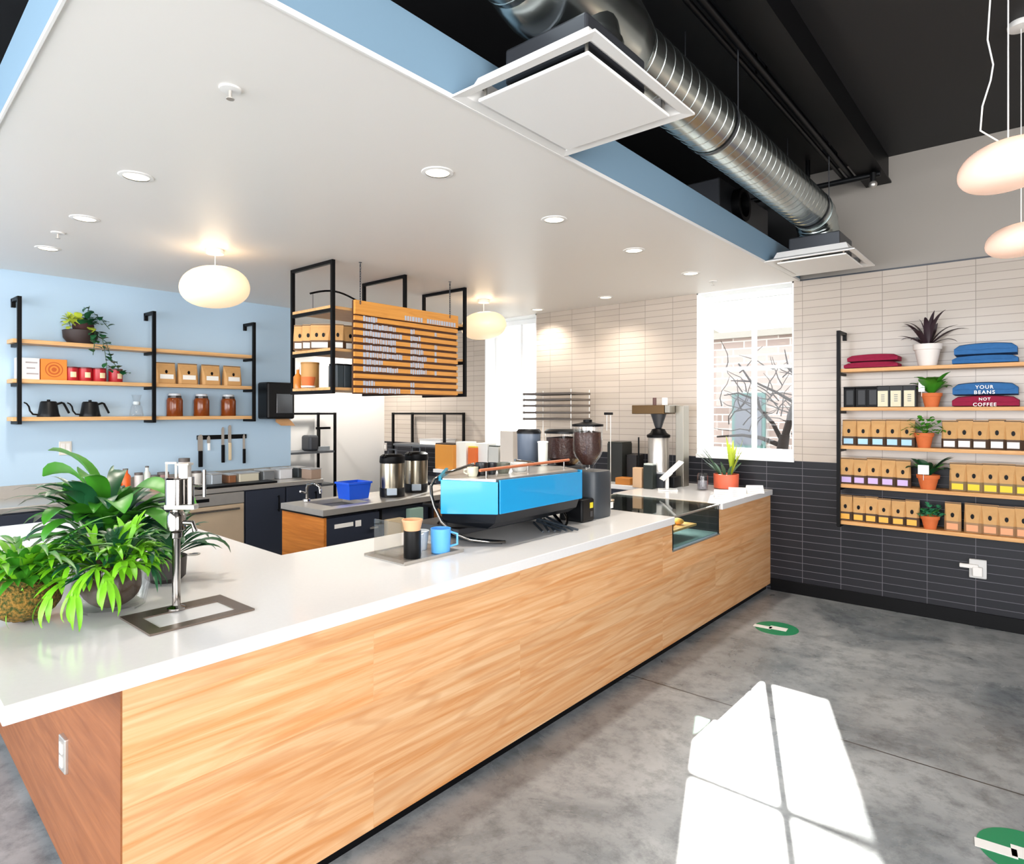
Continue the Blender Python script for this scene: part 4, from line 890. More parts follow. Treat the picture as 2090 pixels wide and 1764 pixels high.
knife(467, zc + 0.12, zc - 0.24, 0.014, mat('pale_wood_handle', '#d6c2a0', 0.5), 'pale handled spatula rising above the rail', 0.016)
knife(496, zc + 0.02, zc - 0.28, 0.014, M_black, 'narrow black handled knife at the right end of the rail', 0.012)
p0, p1 = on_x(532, 780, XW + 0.11), on_x(592, 855, XW + 0.11)
t = thing('towel_dispenser', 'black paper towel dispenser on the pale blue wall with brown towel hanging out', 'dispenser', (XW + 0.1, (p0.y + p1.y) / 2, p1.z))
m = MB(); m.box(XW + 0.001, XW + 0.21, p0.y + 0.02, p1.y, p1.z, p0.z); m.build('housing', M_blackplastic, t, bevel=0.02)
m = MB(); m.box(XW + 0.21, XW + 0.218, p0.y + 0.12, p1.y - 0.03, p1.z + 0.06, p0.z - 0.12); m.build('window', mat('smoky_plastic', '#3a3c40', 0.12), t, bevel=0.006)
m = MB(); yc = (p0.y + p1.y) / 2 + 0.05; m.loft([[(XW + 0.15, yc - 0.07, p1.z + 0.01), (XW + 0.15, yc + 0.07, p1.z + 0.01)], [(XW + 0.18, yc - 0.09, p1.z - 0.03), (XW + 0.18, yc + 0.10, p1.z - 0.03)], [(XW + 0.22, yc - 0.05, p1.z - 0.07), (XW + 0.21, yc + 0.12, p1.z - 0.075)]], close=False); m.build('towel', mat('brown_towel', '#c99a6c', 0.8), t)
p = on_x(133, 915, XW)
t = thing('wall_outlet', 'white double outlet on the pale blue wall below the kettles', 'outlet', (XW + 0.001, p.y, p.z))
m = MB(); m.box(0, 0.007, -0.046, 0.046, -0.058, 0.058); m.build('plate', mat('ivory_plate', '#ded9cf', 0.4), t, local=True, bevel=0.003)
m = MB(); m.box(0.007, 0.01, -0.03, -0.004, -0.04, 0.04); m.box(0.007, 0.01, 0.006, 0.032, -0.04, 0.04); m.build('socket', M_white, t, local=True)

# ================================================================== HANGING SHELF AND MENU
HX0, HX1 = -4.66, -4.10
t = thing('hanging_shelf', 'black steel and oak shelf unit hanging from the white ceiling', 'shelf', (-4.38, 3.44, 1.735))
for yf in (2.742, 3.44, 4.15):
    m = MB(); b = 0.026
    m.box(HX0 - b / 2, HX0 + b / 2, yf - b / 2, yf + b / 2, 1.735, H1 - 0.001); m.box(HX1 - b / 2, HX1 + b / 2, yf - b / 2, yf + b / 2, 1.735, H1 - 0.001)
    for z in (H1 - 0.027, 2.352, 2.032, 1.735): m.box(HX0 + b / 2, HX1 - b / 2, yf - b / 2, yf + b / 2, z, z + b)
    m.build('frame', M_black, t)
for z in (2.379, 2.059, 1.762):
    m = MB(); m.box(HX0 + 0.015, HX1 - 0.015, 2.73, 4.165, z, z + 0.022); m.build('shelf_board', M_shelfY, t, bevel=0.002)
m = MB(); arc = [(-4.45, 2.9 + 0.55 * k / 8, 2.40 + 0.14 * math.sin(PI * k / 8) + 0.0) for k in range(9)]
m.tube([(-4.46, 2.775 + 0.045 * k, 2.535 + 0.05 * math.sin(PI * k / 10)) for k in range(11)], 0.008, 8); m.tube([(-4.46, 2.80, 2.402), (-4.46, 2.80, 2.55)], 0.002, 6); m.tube([(-4.46, 3.19, 2.402), (-4.46, 3.19, 2.55)], 0.002, 6)
tag(m.build('arched_handle', M_black, loc=(-4.46, 3.17, 2.401), smooth=True), 'thin black arched rod on the top board of the hanging shelf', 'rod')
# bags and canisters on it
proto = None; z = 2.081
spec = [(614, -4.5), (631, -4.42), (648, -4.34), (662, -4.3)]
for i, (u, x) in enumerate(spec):
    p = on_x(u, 700, x); lab = 'kraft bag with white label, %s from the open end of the hanging shelf middle board' % ORD[i]
    if proto is None: proto = pouch('coffee_bag', lab, 'kraft bags on the hanging shelf', 0.105, 0.075, 0.2, 'white', band='#5b402a', loc=(x, p.y, z)); o = proto
    else: o = dup(proto, (x, p.y, z), lab)
    o.rotation_euler = (0, 0, 0.75)
for i in range(3):
    o = dup(proto, (-4.22 + 0.0 * i, 2.86 + 0.115 * i, z), 'kraft bag with white label, %s behind the menu board edge on the hanging shelf' % ORD[i], 1.2)
z = 1.784
def simple_lathe(name, label, cat, loc, parts, grp=None):
    t = thing(name, label, cat, loc, grp)
    for nm, prof, mt in parts:
        m = MB(); m.lathe(0, 0, prof, 22); m.build(nm, mt, t, local=True, smooth=True)
    return t
p = on_x(633, 780, -4.42)
simple_lathe('canister', 'tan cylinder canister on the lowest board of the hanging shelf', 'canister', (-4.48, on_x(633, 780, -4.48).y, z), [('body', [(0.07, 0), (0.07, 0.19)], mat('tan_canister', '#b98a4e', 0.6)), ('lid', [(0.072, 0.19), (0.072, 0.205)], mat('tan_lid', '#a2743a', 0.6))])
t = simple_lathe('orange_pot', 'small orange pot in front of the tan canister on the hanging shelf', 'pot', (-4.33, on_x(629, 780, -4.33).y, z), [('body', [(0.04, 0), (0.055, 0.08), (0.05, 0.08), (0.036, 0.01)], M_terra), ('saucer', [(0.05, 0), (0.055, 0.012), (0.04, 0.013)], M_paper)])
simple_lathe('bottle', 'amber bottle at the open corner of the hanging shelf lowest board', 'bottle', (-4.56, on_x(608, 790, -4.56).y, z), [('body', [(0.035, 0), (0.035, 0.09), (0.012, 0.12), (0.012, 0.15)], mat('amber_glass', '#c8792c', 0.2)), ('cap', [(0.014, 0.15), (0.014, 0.17)], M_paper)])
for i in range(5):
    yy = 2.845 + 0.066 * i + (0.0 if i else -0.0)
    t = thing('coffee_tin', 'dark slate coffee tin, %s in the row on the hanging shelf lowest board' % ORD[i], 'tin', (-4.24, yy + 0.02, z), 'dark tins on the hanging shelf')
    m = MB(); m.box(-0.06, 0.06, -0.031, 0.031, 0, 0.175); m.build('body', mat('slate_tin', '#3b4348', 0.5), t, local=True, bevel=0.005)
    m = MB(); m.box(-0.055, 0.055, -0.028, 0.028, 0.175, 0.188); m.build('lid', M_black, t, local=True, bevel=0.003)

# menu board
MX, MY0, MY1, MZ0, MZ1 = -4.03, 2.885, 3.985, 1.735, 2.452
t = thing('menu_board', 'oak slatted menu board hanging on chains in front of the hanging shelf', 'sign', (MX, (MY0 + MY1) / 2, MZ0))
m = MB(); m.box(MX - 0.03, MX - 0.012, MY0, MY1, MZ0, MZ1); m.build('backing', mat('dark_walnut', '#4d2c17', 0.6), t)
m = MB(); m.box(MX - 0.012, MX + 0.012, MY0, MY1, MZ1 - 0.108, MZ1); m.build('header', M_menu, t, bevel=0.002)
pitch = (MZ1 - 0.108 - MZ0) / 11; m = MB()
for k in range(11): m.box(MX - 0.012, MX + 0.006, MY0, MY1, MZ0 + pitch * k + 0.0105, MZ0 + pitch * (k + 1) - 0.0105)
m.build('slats', M_menu, t)
rnd = random.Random(11); wdt = MY1 - MY0
def strip(y0, y1, k, hh=0.8):
    m = MB(); y = y0; zc = MZ0 + pitch * (k + 0.5)
    while y < y1:
        w = rnd.uniform(0.012, 0.024); m.box(MX + 0.0062, MX + 0.0075, y, min(y + w, y1), zc - pitch * hh / 2 * rnd.uniform(0.7, 1), zc + pitch * hh / 2 * rnd.uniform(0.7, 1)); y += w + rnd.uniform(0.004, 0.009)
    m.build('menu_lettering', mat('pale_letter_tiles', '#b4bccb', 0.5), t)
for k, (a, b) in {10: (0.07, 0.19), 9: (0.07, 0.36), 8: (0.07, 0.42), 7: (0.07, 0.36), 6: (0.07, 0.36), 5: (0.07, 0.42), 4: (0.07, 0.24), 3: (0.07, 0.38), 1: (0.07, 0.17), 0: (0.07, 0.40)}.items():
    strip(MY0 + wdt * a, MY0 + wdt * b, k)
    if k not in (10,): strip(MY0 + wdt * 0.50, MY0 + wdt * (0.54 if k in (9, 1, 0) else rnd.choice((0.6, 0.63, 0.66))), k)
for k in (3, 5, 6, 7, 9): strip(MY0 + wdt * 0.745, MY0 + wdt * 0.77, k)
m = MB(); zc = MZ1 - 0.085
for a, b in ((0.44, 0.62), (0.66, 0.97)):
    y = MY0 + wdt * a
    while y < MY0 + wdt * b: w = rnd.uniform(0.016, 0.028); m.box(MX + 0.0122, MX + 0.0135, y, y + w, zc - 0.02, zc + 0.018); y += w + 0.008
m.build('header_lettering', MATS['pale_letter_tiles'], t)
for yy in (2.93, 3.88):
    m = MB(); z = MZ1 - 0.03; k = 0
    while z < H1 - 0.03:
        a = Vector((0.006, 0, 0)) if k % 2 else Vector((0, 0.006, 0)); c0 = Vector((MX + 0.014, yy, z))
        pts = [c0 + a * math.cos(2 * PI * i / 8) + Vector((0, 0, 0.0125 * math.sin(2 * PI * i / 8) + 0.012)) for i in range(9)]
        m.tube(pts, 0.0024, 5); z += 0.019; k += 1
    m.tube([(MX + 0.014, yy, H1 - 0.03), (MX + 0.014, yy, H1 - 0.001)], 0.003, 6); m.lathe(MX + 0.014, yy, [(0.012, H1 - 0.004), (0.012, H1 - 0.0005)], 12)
    m.build('chain', M_grey, t)
# ================================================================== ON THE LONG WORKTOP
Z0 = CT + 0.0005
def smooth_lathe(t, nm, prof, mt, x=0, y=0, seg=24, **k):
    m = MB(); m.lathe(x, y, prof, seg, **k); return m.build(nm, mt, t, local=True, smooth=True)
# moss ball with staghorn fern
t = thing('moss_ball_fern', 'staghorn fern growing from a brown moss ball at the worktop edge', 'plant', (-2.615, 0.55, Z0))
m = MB(); rnd = random.Random(2); m.ellipsoid((0, 0, 0.075), 0.105, 0.105, 0.075, 30, 16)
for v in m.bm.verts: v.co += Vector((rnd.uniform(-1, 1), rnd.uniform(-1, 1), rnd.uniform(-0.4, 1))) * 0.005
for v in m.bm.verts: v.co.z = max(0.001, v.co.z)
m.build('moss_ball', M_moss, t, local=True, smooth=True)
def antler(m, base, az, el, L, w, dr, r):
    """staghorn frond: a widening strap that forks into pointed lobes"""
    d = Vector((math.cos(az), math.sin(az), 0)); sd = Vector((-d.y, d.x, 0)); p = Vector(base); n = 7; prev = None; st = L * 0.62 / n
    for k in range(n + 1):
        q = k / n; ang = el - dr * 0.55 * q * q; ww = w * (0.22 + 0.5 * q * q + 0.1 * q); up = Vector((-math.sin(ang) * d.x, -math.sin(ang) * d.y, math.cos(ang)))
        row = [m.bm.verts.new(p + sd * ww + up * ww * 0.2), m.bm.verts.new(p), m.bm.verts.new(p - sd * ww + up * ww * 0.2)]
        if prev: m._f([prev[0], prev[1], row[1], row[0]]); m._f([prev[1], prev[2], row[2], row[1]])
        prev = row; last = p.copy(); p = p + (d * math.cos(ang) + Vector((0, 0, math.sin(ang)))) * st
    back = last - (d * math.cos(ang) + Vector((0, 0, math.sin(ang)))) * st * 0.6
    for o in (-0.75, -0.25, 0.25, 0.75):
        m.leaf(back + sd * o * w * 0.55, az + o * r.uniform(0.6, 1.4), ang + r.uniform(-0.25, 0.35), L * r.uniform(0.28, 0.5), w * r.uniform(0.55, 0.8), dr * 0.6, n=6, peak=0.35)
m = MB(); mm = MB()
for k in range(40):
    az = rnd.uniform(0, 2 * PI); antler(m if k % 4 else mm, (0.03 * math.cos(az), 0.03 * math.sin(az), 0.13), az, rnd.uniform(0.4, 1.35), rnd.uniform(0.15, 0.27), rnd.uniform(0.026, 0.038), rnd.uniform(0.9, 1.9), rnd)
m.build('fronds', M_leafbright, t, local=True, smooth=True); mm.build('inner_fronds', M_leaf, t, local=True, smooth=True)
m = MB()
for k in range(12):
    az = rnd.uniform(-0.4, 1.8); m.leaf((0.02, 0.01, 0.14), az, rnd.uniform(0.5, 1.0), rnd.uniform(0.26, 0.36), 0.026, rnd.uniform(1.0, 1.8), n=12, peak=0.5)
m.build('long_fronds', M_leaf, t, local=True, smooth=True)
# front fern in a glass bowl
t = thing('potted_fern', 'bright lobed fern in a clear glass bowl beside the drip tray', 'plant', (-2.50, 0.775, Z0))
smooth_lathe(t, 'glass_bowl', [(0.07, 0), (0.105, 0.02), (0.12, 0.09), (0.112, 0.17), (0.107, 0.17), (0.114, 0.09), (0.1, 0.025), (0.001, 0.008)], M_glass, caps=False)
m = MB(); m.ellipsoid((0, 0, 0.1), 0.095, 0.095, 0.085, 22, 12)
for v in m.bm.verts: v.co *= rnd.uniform(0.96, 1.04)
m.build('root_ball', mat('dark_root_moss', '#3a2a1a', 0.95, noise=0.6, nscale=35, bump=1.0), t, local=True, smooth=True)
m = MB(); mm = MB(); m3 = MB()
for k in range(95):
    az = rnd.uniform(0, 2 * PI); el = rnd.uniform(0.0, 1.45); q = (m, m, mm, m, m3)[k % 5]
    antler(q, (0.05 * math.cos(az), 0.05 * math.sin(az), 0.16), az, el, rnd.uniform(0.13, 0.22), rnd.uniform(0.02, 0.032), rnd.uniform(0.7, 2.2), rnd)
for az, el, L in ((-1.75, 0.1, 0.30), (-1.2, 0.0, 0.25), (-0.75, 0.1, 0.27), (-0.35, 0.3, 0.26)):
    antler(m, (0.08 * math.cos(az), 0.08 * math.sin(az), 0.15), az, el, L, 0.024, 2.2, rnd)
m.build('fronds', M_leafbright, t, local=True, smooth=True); mm.build('inner_fronds', M_leaf, t, local=True, smooth=True); m3.build('dark_fronds', M_leafdark, t, local=True, smooth=True)
# rear broad leaved plant
t = thing('potted_plant', 'tall broad leaved plant in a dark pot behind the fern on the long worktop', 'plant', (-3.05, 0.92, Z0))
smooth_lathe(t, 'pot', [(0.085, 0), (0.115, 0.02), (0.125, 0.14), (0.115, 0.15), (0.11, 0.13), (0.001, 0.13)], mat('dark_glazed_pot', '#2c2a2c', 0.3))
smooth_lathe(t, 'soil', [(0.108, 0.128), (0.001, 0.14)], M_soil)
m = MB(); mm = MB(); sx = MB()
# upright pale green leaves with drooping tips, then a skirt of dark leaves
for az, el, L, wd, dr, tw in ((-2.3, 1.62, 0.50, 0.115, 1.75, 0.3), (-2.5, 1.5, 0.47, 0.10, 2.3, 0.8), (-0.6, 1.5, 0.45, 0.10, 2.0, -0.5), (0.5, 1.3, 0.43, 0.11, 2.2, 0.4), (-0.1, 1.1, 0.42, 0.10, 2.1, 0.2), (0.75, 0.95, 0.45, 0.09, 1.8, 0.3), (0.3, 0.8, 0.42, 0.09, 1.9, 0.0), (-2.9, 1.2, 0.38, 0.10, 1.9, 0.5), (3.0, 1.0, 0.4, 0.07, 1.7, 0), (-0.9, 1.0, 0.4, 0.1, 2.0, 0.2)):
    m.leaf((0.02 * math.cos(az), 0.02 * math.sin(az), 0.14), az, el, L, wd, dr, n=16, peak=0.68, fold=0.35, twist=tw)
for k in range(64):
    az = rnd.uniform(0, 2 * PI); q = mm if k % 2 else m
    q.leaf((0.04 * math.cos(az), 0.04 * math.sin(az), 0.14 + rnd.uniform(0, 0.1)), az, rnd.uniform(0.1, 1.2), rnd.uniform(0.2, 0.36), rnd.uniform(0.05, 0.085), rnd.uniform(0.9, 2.2), n=10, peak=0.6, fold=0.3)
for k in range(22):
    az = rnd.uniform(2.3, 4.6); q = mm
    q.leaf((0.03 * math.cos(az), 0.03 * math.sin(az), 0.18), az, rnd.uniform(0.6, 1.1), rnd.uniform(0.3, 0.44), 0.028, rnd.uniform(1.0, 1.7), n=14, peak=0.5)
m.build('leaves', M_leaf, t, local=True, smooth=True); mm.build('dark_leaves', M_leafdark, t, local=True, smooth=True)
# second dark pot with hanging leaves right behind
t = thing('potted_plant', 'low dark leaved plant in a small pot between the tall plant and the tap', 'plant', (-2.78, 1.06, Z0))
smooth_lathe(t, 'pot', [(0.055, 0), (0.075, 0.02), (0.08, 0.1), (0.07, 0.105), (0.001, 0.09)], mat('charcoal_pot', '#2b2523', 0.5))
m = MB()
for k in range(40):
    az = rnd.uniform(0, 2 * PI); m.leaf((0.03 * math.cos(az), 0.03 * math.sin(az), 0.1), az, rnd.uniform(0.3, 1.4), rnd.uniform(0.14, 0.27), rnd.uniform(0.035, 0.055), rnd.uniform(1.0, 2.3), n=10, peak=0.6)
m.build('foliage', M_leafdark, t, local=True, smooth=True)

# drip tray and tap tower
TX0, TX1, TY0, TY1 = -2.39, -2.127, 0.765, 1.105
t = thing('drip_tray', 'flat steel drip tray set on the worktop under the tap', 'tray', ((TX0 + TX1) / 2, (TY0 + TY1) / 2, Z0))
m = MB(); rim = 0.045
m.box(TX0, TX1, TY0, TY0 + rim, Z0, Z0 + 0.006); m.box(TX0, TX1, TY1 - rim, TY1, Z0, Z0 + 0.006); m.box(TX0, TX0 + rim + 0.03, TY0 + rim, TY1 - rim, Z0, Z0 + 0.006); m.box(TX1 - rim, TX1, TY0 + rim, TY1 - rim, Z0, Z0 + 0.006); m.build('rim', mat('bronze_steel', '#8d7f74', 0.3, 0.8), t)
m = MB(); m.box(TX0 + rim + 0.03, TX1 - rim, TY0 + rim, TY1 - rim, Z0, Z0 + 0.002); m.build('basin', mat('pale_steel', '#e4e4e6', 0.35, 0.2), t)
bx, by = -2.333, 0.925
t = thing('tap_tower', 'tall chrome pour over tap tower standing on the drip tray', 'tap', (bx, by, Z0 + 0.0065))
zb = Z0 + 0.0065
P_ = lambda u, v: None
m = MB(); m.lathe(bx, by, [(0.03, zb), (0.03, zb + 0.006), (0.016, zb + 0.012), (0.0135, zb + 0.014), (0.0135, 1.155), (0.02, 1.158), (0.02, 1.175), (0.0135, 1.178), (0.0135, 1.262)], 20); m.build('pole', M_chrome, t, smooth=True)
m = MB(); m.lathe(bx, by, [(0.02, 1.178), (0.03, 1.185), (0.03, 1.235), (0.022, 1.25)], 20); m.tube([(bx, by, 1.21), (bx + 0.05, by + 0.035, 1.21), (bx + 0.055, by + 0.04, 1.18)], 0.009, 10); m.build('valve_body', M_chrome, t, smooth=True)
rt = Vector((CA, SA, 0))
m = MB(); a = Vector((bx, by, 1.265)); m.bar(a - rt * 0.035, a + rt * 0.07, 0.035, 0.018); m.build('crossbar', M_steel, t, bevel=0.003)
m = MB(); m.lathe(bx, by, [(0.036, 1.275), (0.036, 1.362), (0.03, 1.368)], 26); m.lathe(bx + rt.x * 0.05, by + rt.y * 0.05, [(0.012, 1.275), (0.012, 1.37)], 14); m.build('cylinder_head', M_chrome, t, smooth=True)
m = MB(); z_ = 1.37
m.bar((bx - rt.x * 0.035, by - rt.y * 0.035, 1.365), (bx - rt.x * 0.035, by - rt.y * 0.035, 1.422), 0.006); m.bar((bx - rt.x * 0.002, by - rt.y * 0.002, 1.365), (bx - rt.x * 0.002, by - rt.y * 0.002, 1.422), 0.006); m.bar((bx - rt.x * 0.038, by - rt.y * 0.038, 1.419), (bx + rt.x * 0.001, by + rt.y * 0.001, 1.419), 0.006)
m.lathe(bx + rt.x * 0.03, by + rt.y * 0.03, [(0.02, 1.366), (0.02, 1.41), (0.027, 1.412), (0.027, 1.418)], 18); m.build('bracket', M_steel, t)
m = MB(); q = Vector((bx, by, 0)) + rt * 0.098
m.tube([(q.x, q.y, 1.30), (q.x, q.y, 1.395)], 0.006, 10); m.tube([(bx + rt.x * 0.03, by + rt.y * 0.03, 1.34), (q.x, q.y, 1.34)], 0.005, 8); m.build('lever', M_chrome, t, smooth=True)

p = on_z(395, 1132, CT); t = thing('cable_grommet', 'small round steel cable grommet in the worktop right of the tap tower', 'grommet', (p.x, p.y, Z0))
smooth_lathe(t, 'ring', [(0.03, 0), (0.032, 0.003), (0.022, 0.004), (0.02, 0.001)], M_steel)
smooth_lathe(t, 'cap', [(0.021, 0.0005), (0.019, 0.003)], M_grey)
# cup station beside the machine: acrylic stand, black cup holder with kraft cups, blue jug
t = thing('station_tray', 'thin steel tray holding the cups and jug beside the espresso machine', 'tray', (-2.36, 2.05, Z0))
m = MB(); m.box(-2.52, -2.22, 1.86, 2.24, Z0, Z0 + 0.006); m.box(-2.52, -2.516, 1.86, 2.24, Z0 + 0.006, Z0 + 0.015); m.box(-2.224, -2.22, 1.86, 2.24, Z0 + 0.006, Z0 + 0.015); m.build('tray', M_steel, t)
zt = Z0 + 0.0065
t = thing('cup_dispenser', 'black cylinder cup dispenser topped with kraft cups on the worktop', 'dispenser', (-2.30, 1.975, zt))
smooth_lathe(t, 'cylinder', [(0.039, 0), (0.041, 0.004), (0.041, 0.128), (0.038, 0.13)], M_blackplastic)
smooth_lathe(t, 'paper_cups', [(0.038, 0.13), (0.048, 0.172), (0.05, 0.175), (0.05, 0.181), (0.044, 0.181), (0.04, 0.14)], mat('kraft_cup', '#dfae83', 0.7))
t = thing('acrylic_stand', 'thin clear acrylic stand behind the black cup dispenser', 'stand', (-2.385, 1.945, zt))
m = MB(); m.box(-2.50, -2.30, 1.905, 1.911, zt, zt + 0.17); m.build('panel', glass_mat('clear_acrylic', (0.94, 0.93, 0.9, 1), 0.3), t)
m = MB(); m.box(-2.50, -2.36, 1.911, 1.99, zt, zt + 0.006); m.build('foot', MATS['clear_acrylic'], t)
t = thing('milk_jug', 'sky blue plastic jug beside the espresso machine leg', 'jug', (-2.275, 2.135, zt))
smooth_lathe(t, 'body', [(0.042, 0), (0.046, 0.004), (0.05, 0.12), (0.047, 0.12), (0.043, 0.01)], M_sky)
m = MB(); m.tube([(0.03, 0.038, 0.1), (0.055, 0.06, 0.09), (0.055, 0.06, 0.04), (0.03, 0.036, 0.03)], 0.006, 8); m.build('handle', M_sky, t, local=True, smooth=True)
for i, (x, y) in enumerate(((-2.36, 2.05), (-2.40, 2.12))):
    t = thing('plastic_cup', 'clear plastic cup %s between dispenser and jug' % ('in front', 'at the back')[i], 'cup', (x, y, zt), 'clear cups by the machine')
    smooth_lathe(t, 'cup', [(0.028, 0), (0.038, 0.095), (0.036, 0.095), (0.027, 0.004), (0.001, 0.003)], mat('milky_plastic', '#dfe3e6', 0.3), caps=False)
    smooth_lathe(t, 'rim', [(0.037, 0.092), (0.040, 0.094), (0.037, 0.097)], M_paper, caps=False)

# ------------------------------------------------------------------ espresso machine
t = thing('espresso_machine', 'blue panelled espresso machine with chrome legs on the long worktop', 'coffee machine', (-2.45, 2.8, Z0))
XBk = -2.15
def poly(off): return [(XBk + off, 3.165), (XBk + off, 2.42 - 0.2 * off), (-2.40 + off * 0.5, 2.255 - off), (-2.70, 2.58), (-2.70, 3.06), (-2.37 + off * 0.5, 3.29)]
m = MB(); R_ = []
for off, z in ((-0.09, 0.985), (-0.03, 1.02), (-0.012, 1.068), (-0.012, 1.232)): R_.append([(p[0], p[1], z) for p in poly(off)])
m.loft(R_); m.build('body', mat('dark_machine_steel', '#14181f', 0.3, 0.5), t)
def panel(a, b, zb0, zb1, mt, nm, lab=None, th=0.01):
    a, b = Vector(a), Vector(b); d = (b - a).normalized(); n = Vector((d.y, -d.x, 0)) * th
    m = MB(); m.loft([[(a.x, a.y, zb0), (b.x, b.y, zb1), (b.x + n.x, b.y + n.y, zb1), (a.x + n.x, a.y + n.y, zb0)], [(a.x, a.y, 1.247), (b.x, b.y, 1.237), (b.x + n.x, b.y + n.y, 1.237), (a.x + n.x, a.y + n.y, 1.247)]])
    o = m.build(nm, mt, t, bevel=0.002)
    if lab: o['label'] = lab
panel((-2.40, 2.255, 0), (XBk, 2.42, 0), 1.07, 1.072, M_bluepanel, 'side_panel')
panel((XBk, 2.425, 0), (XBk, 3.165, 0), 1.072, 1.076, M_bluepanel, 'back_panel')
panel((XBk, 3.17, 0), (-2.37, 3.29, 0), 1.076, 1.07, M_bluepanel, 'side_panel')
m = MB(); R_ = []
for off, z in ((-0.02, 1.233), (-0.02, 1.25)): R_.append([(p[0], p[1], z) for p in poly(off)])
m.loft(R_); m.build('cup_tray', M_steel, t)
m = MB(); m.loft([[(-2.42, 2.275, 1.235), (-2.44, 2.275, 1.235), (-2.44, 2.275, 1.262), (-2.42, 2.275, 1.262)], [(-2.55, 2.45, 1.245), (-2.57, 2.45, 1.245), (-2.57, 2.45, 1.285), (-2.55, 2.45, 1.285)]]); m.build('top_lip', mat('teal_enamel', '#0f7f9c', 0.3), t)
for y0_, sg in ((2.268, 1), (3.30, -1)):   # curved chrome side legs with long feet
    m = MB(); pts = [(px_, y0_ + (py_ - 2.268) * sg, pz_) for px_, py_, pz_ in ((-2.50, 2.60, 1.30), (-2.487, 2.48, 1.282), (-2.50, 2.365, 1.262), (-2.512, 2.31, 1.235), (-2.51, 2.285, 1.2), (-2.49, 2.272, 1.15), (-2.463, 2.268, 1.096), (-2.412, 2.272, 1.024), (-2.351, 2.295, 0.97), (-2.283, 2.352, 0.935), (-2.225, 2.44, 0.917), (-2.19, 2.52, Z0 + 0.009))]
    m.tube(pts, 0.0085, 10); m.build('leg', M_chrome, t, smooth=True)
    m = MB(); pts = [(-2.56, y0_ + 0.16 * sg, 1.03), (-2.5, y0_ + 0.08 * sg, 0.99), (-2.42, y0_ + 0.05 * sg, 0.95), (-2.30, y0_ + 0.14 * sg, 0.92), (-2.2, y0_ + 0.24 * sg, Z0 + 0.007)]
    m.tube(pts, 0.011, 8); m.tube([(-2.54, y0_ + 0.14 * sg, 1.02), (-2.66, y0_ + 0.2 * sg, 0.95), (-2.72, y0_ + 0.24 * sg, Z0 + 0.008)], 0.009, 8); m.build('brace', mat('dark_chrome', '#3a4450', 0.2, 1.0), t, smooth=True)
m = MB(); m.box(-2.80, -2.42, 2.40, 3.2, 0.93, 0.965); m.build('drip_tray', M_grey, t, bevel=0.004)
for yy in (2.6, 3.0):
    m = MB(); m.tube([(-2.72, yy, 1.1), (-2.74, yy, 1.02)], 0.035, 16); m.build('group_head', M_chrome, t, smooth=True)
    m = MB(); m.tube([(-2.74, yy, 1.035), (-2.92, yy, 1.03)], 0.013, 10); m.build('portafilter', M_black, t, smooth=True)
m = MB(); m.tube([(-2.26, 2.40, 1.292), (-2.26, 3.20, 1.30)], 0.0085, 10); m.build('cup_rail', M_copper, t, smooth=True)
m = MB()
for yy in (2.45, 2.8, 3.15): m.tube([(-2.26, yy, 1.235), (-2.26, yy, 1.295)], 0.005, 8)
m.build('rail_post', M_chrome, t)
m = MB()
for k in range(7): m.tube([(-2.36 + 0.02 * (k % 2), 2.98 + 0.05 * (k % 3), 0.93 + 0.005 * k), (-2.20 + 0.02 * k, 2.86 + 0.03 * k, Z0 + 0.012)], 0.007, 6)
m.build('hose', mat('dark_hose', '#2b333b', 0.4), t, smooth=True)
# cups and boxes on top of the machine
for i, (yy, c, r, h, lab) in enumerate(((2.52, '#15171a', 0.035, 0.07, 'black cup on top of the espresso machine, closest to the chrome leg'), (2.60, '#23262b', 0.03, 0.065, 'dark grey cup beside the black cup on the espresso machine'), (2.70, '#6d6e60', 0.04, 0.06, 'olive grey cup in the middle of the espresso machine top'), (2.45, '#d9d6bd', 0.03, 0.05, 'cream cup on the espresso machine beside the black cup'), (2.84, '#e5e4dd', 0.05, 0.05, 'white bowl on the right half of the espresso machine top'))):
    t = thing('cup', lab, 'cup', (-2.36, yy, 1.2505), 'cups on the espresso machine')
    smooth_lathe(t, 'body', [(r * 0.75, 0), (r, h * 0.5), (r, h), (r * 0.88, h), (r * 0.86, h * 0.2), (0.001, h * 0.12)], mat('glaze_' + c[1:], c, 0.3), seg=18)
    m = MB(); m.tube([(-r * 0.7, -r * 0.6, h * 0.8), (-r * 1.2, -r * 1.0, h * 0.7), (-r * 1.2, -r * 1.0, h * 0.4), (-r * 0.7, -r * 0.6, h * 0.25)], 0.004, 6); m.build('handle', MATS['glaze_' + c[1:]], t, local=True, smooth=True)

# ------------------------------------------------------------------ grinders to the right of the machine
def at(u, v, x): return on_x(u, v, x)
t = thing('coffee_grinder', 'large dark grey coffee grinder with full bean hopper right of the espresso machine', 'grinder', (-2.33, 3.56, Z0))
gx0, gx1, gy0, gy1 = -2.46, -2.22, 3.44, 3.70
m = MB(); R_ = []
for z, s_ in ((Z0, 0.97), (Z0 + 0.02, 1.0), (1.185, 1.0), (1.205, 0.96)):
    n = 28; R_.append([(-2.34 + 0.115 * s_ * (abs(math.cos(a)) ** 0.6) * (1 if math.cos(a) > 0 else -1), 3.565 + 0.125 * s_ * (abs(math.sin(a)) ** 0.6) * (1 if math.sin(a) > 0 else -1), z) for a in [2 * PI * i / n for i in range(n)]])
m.loft(R_); m.build('housing', mat('slate_grinder_body', '#353b42', 0.42), t, smooth=True)
m = MB(); m.box(-2.222, -2.2185, 3.625, 3.655, 0.955, 0.995); m.build('label_patch', M_paper, t)
smooth = True
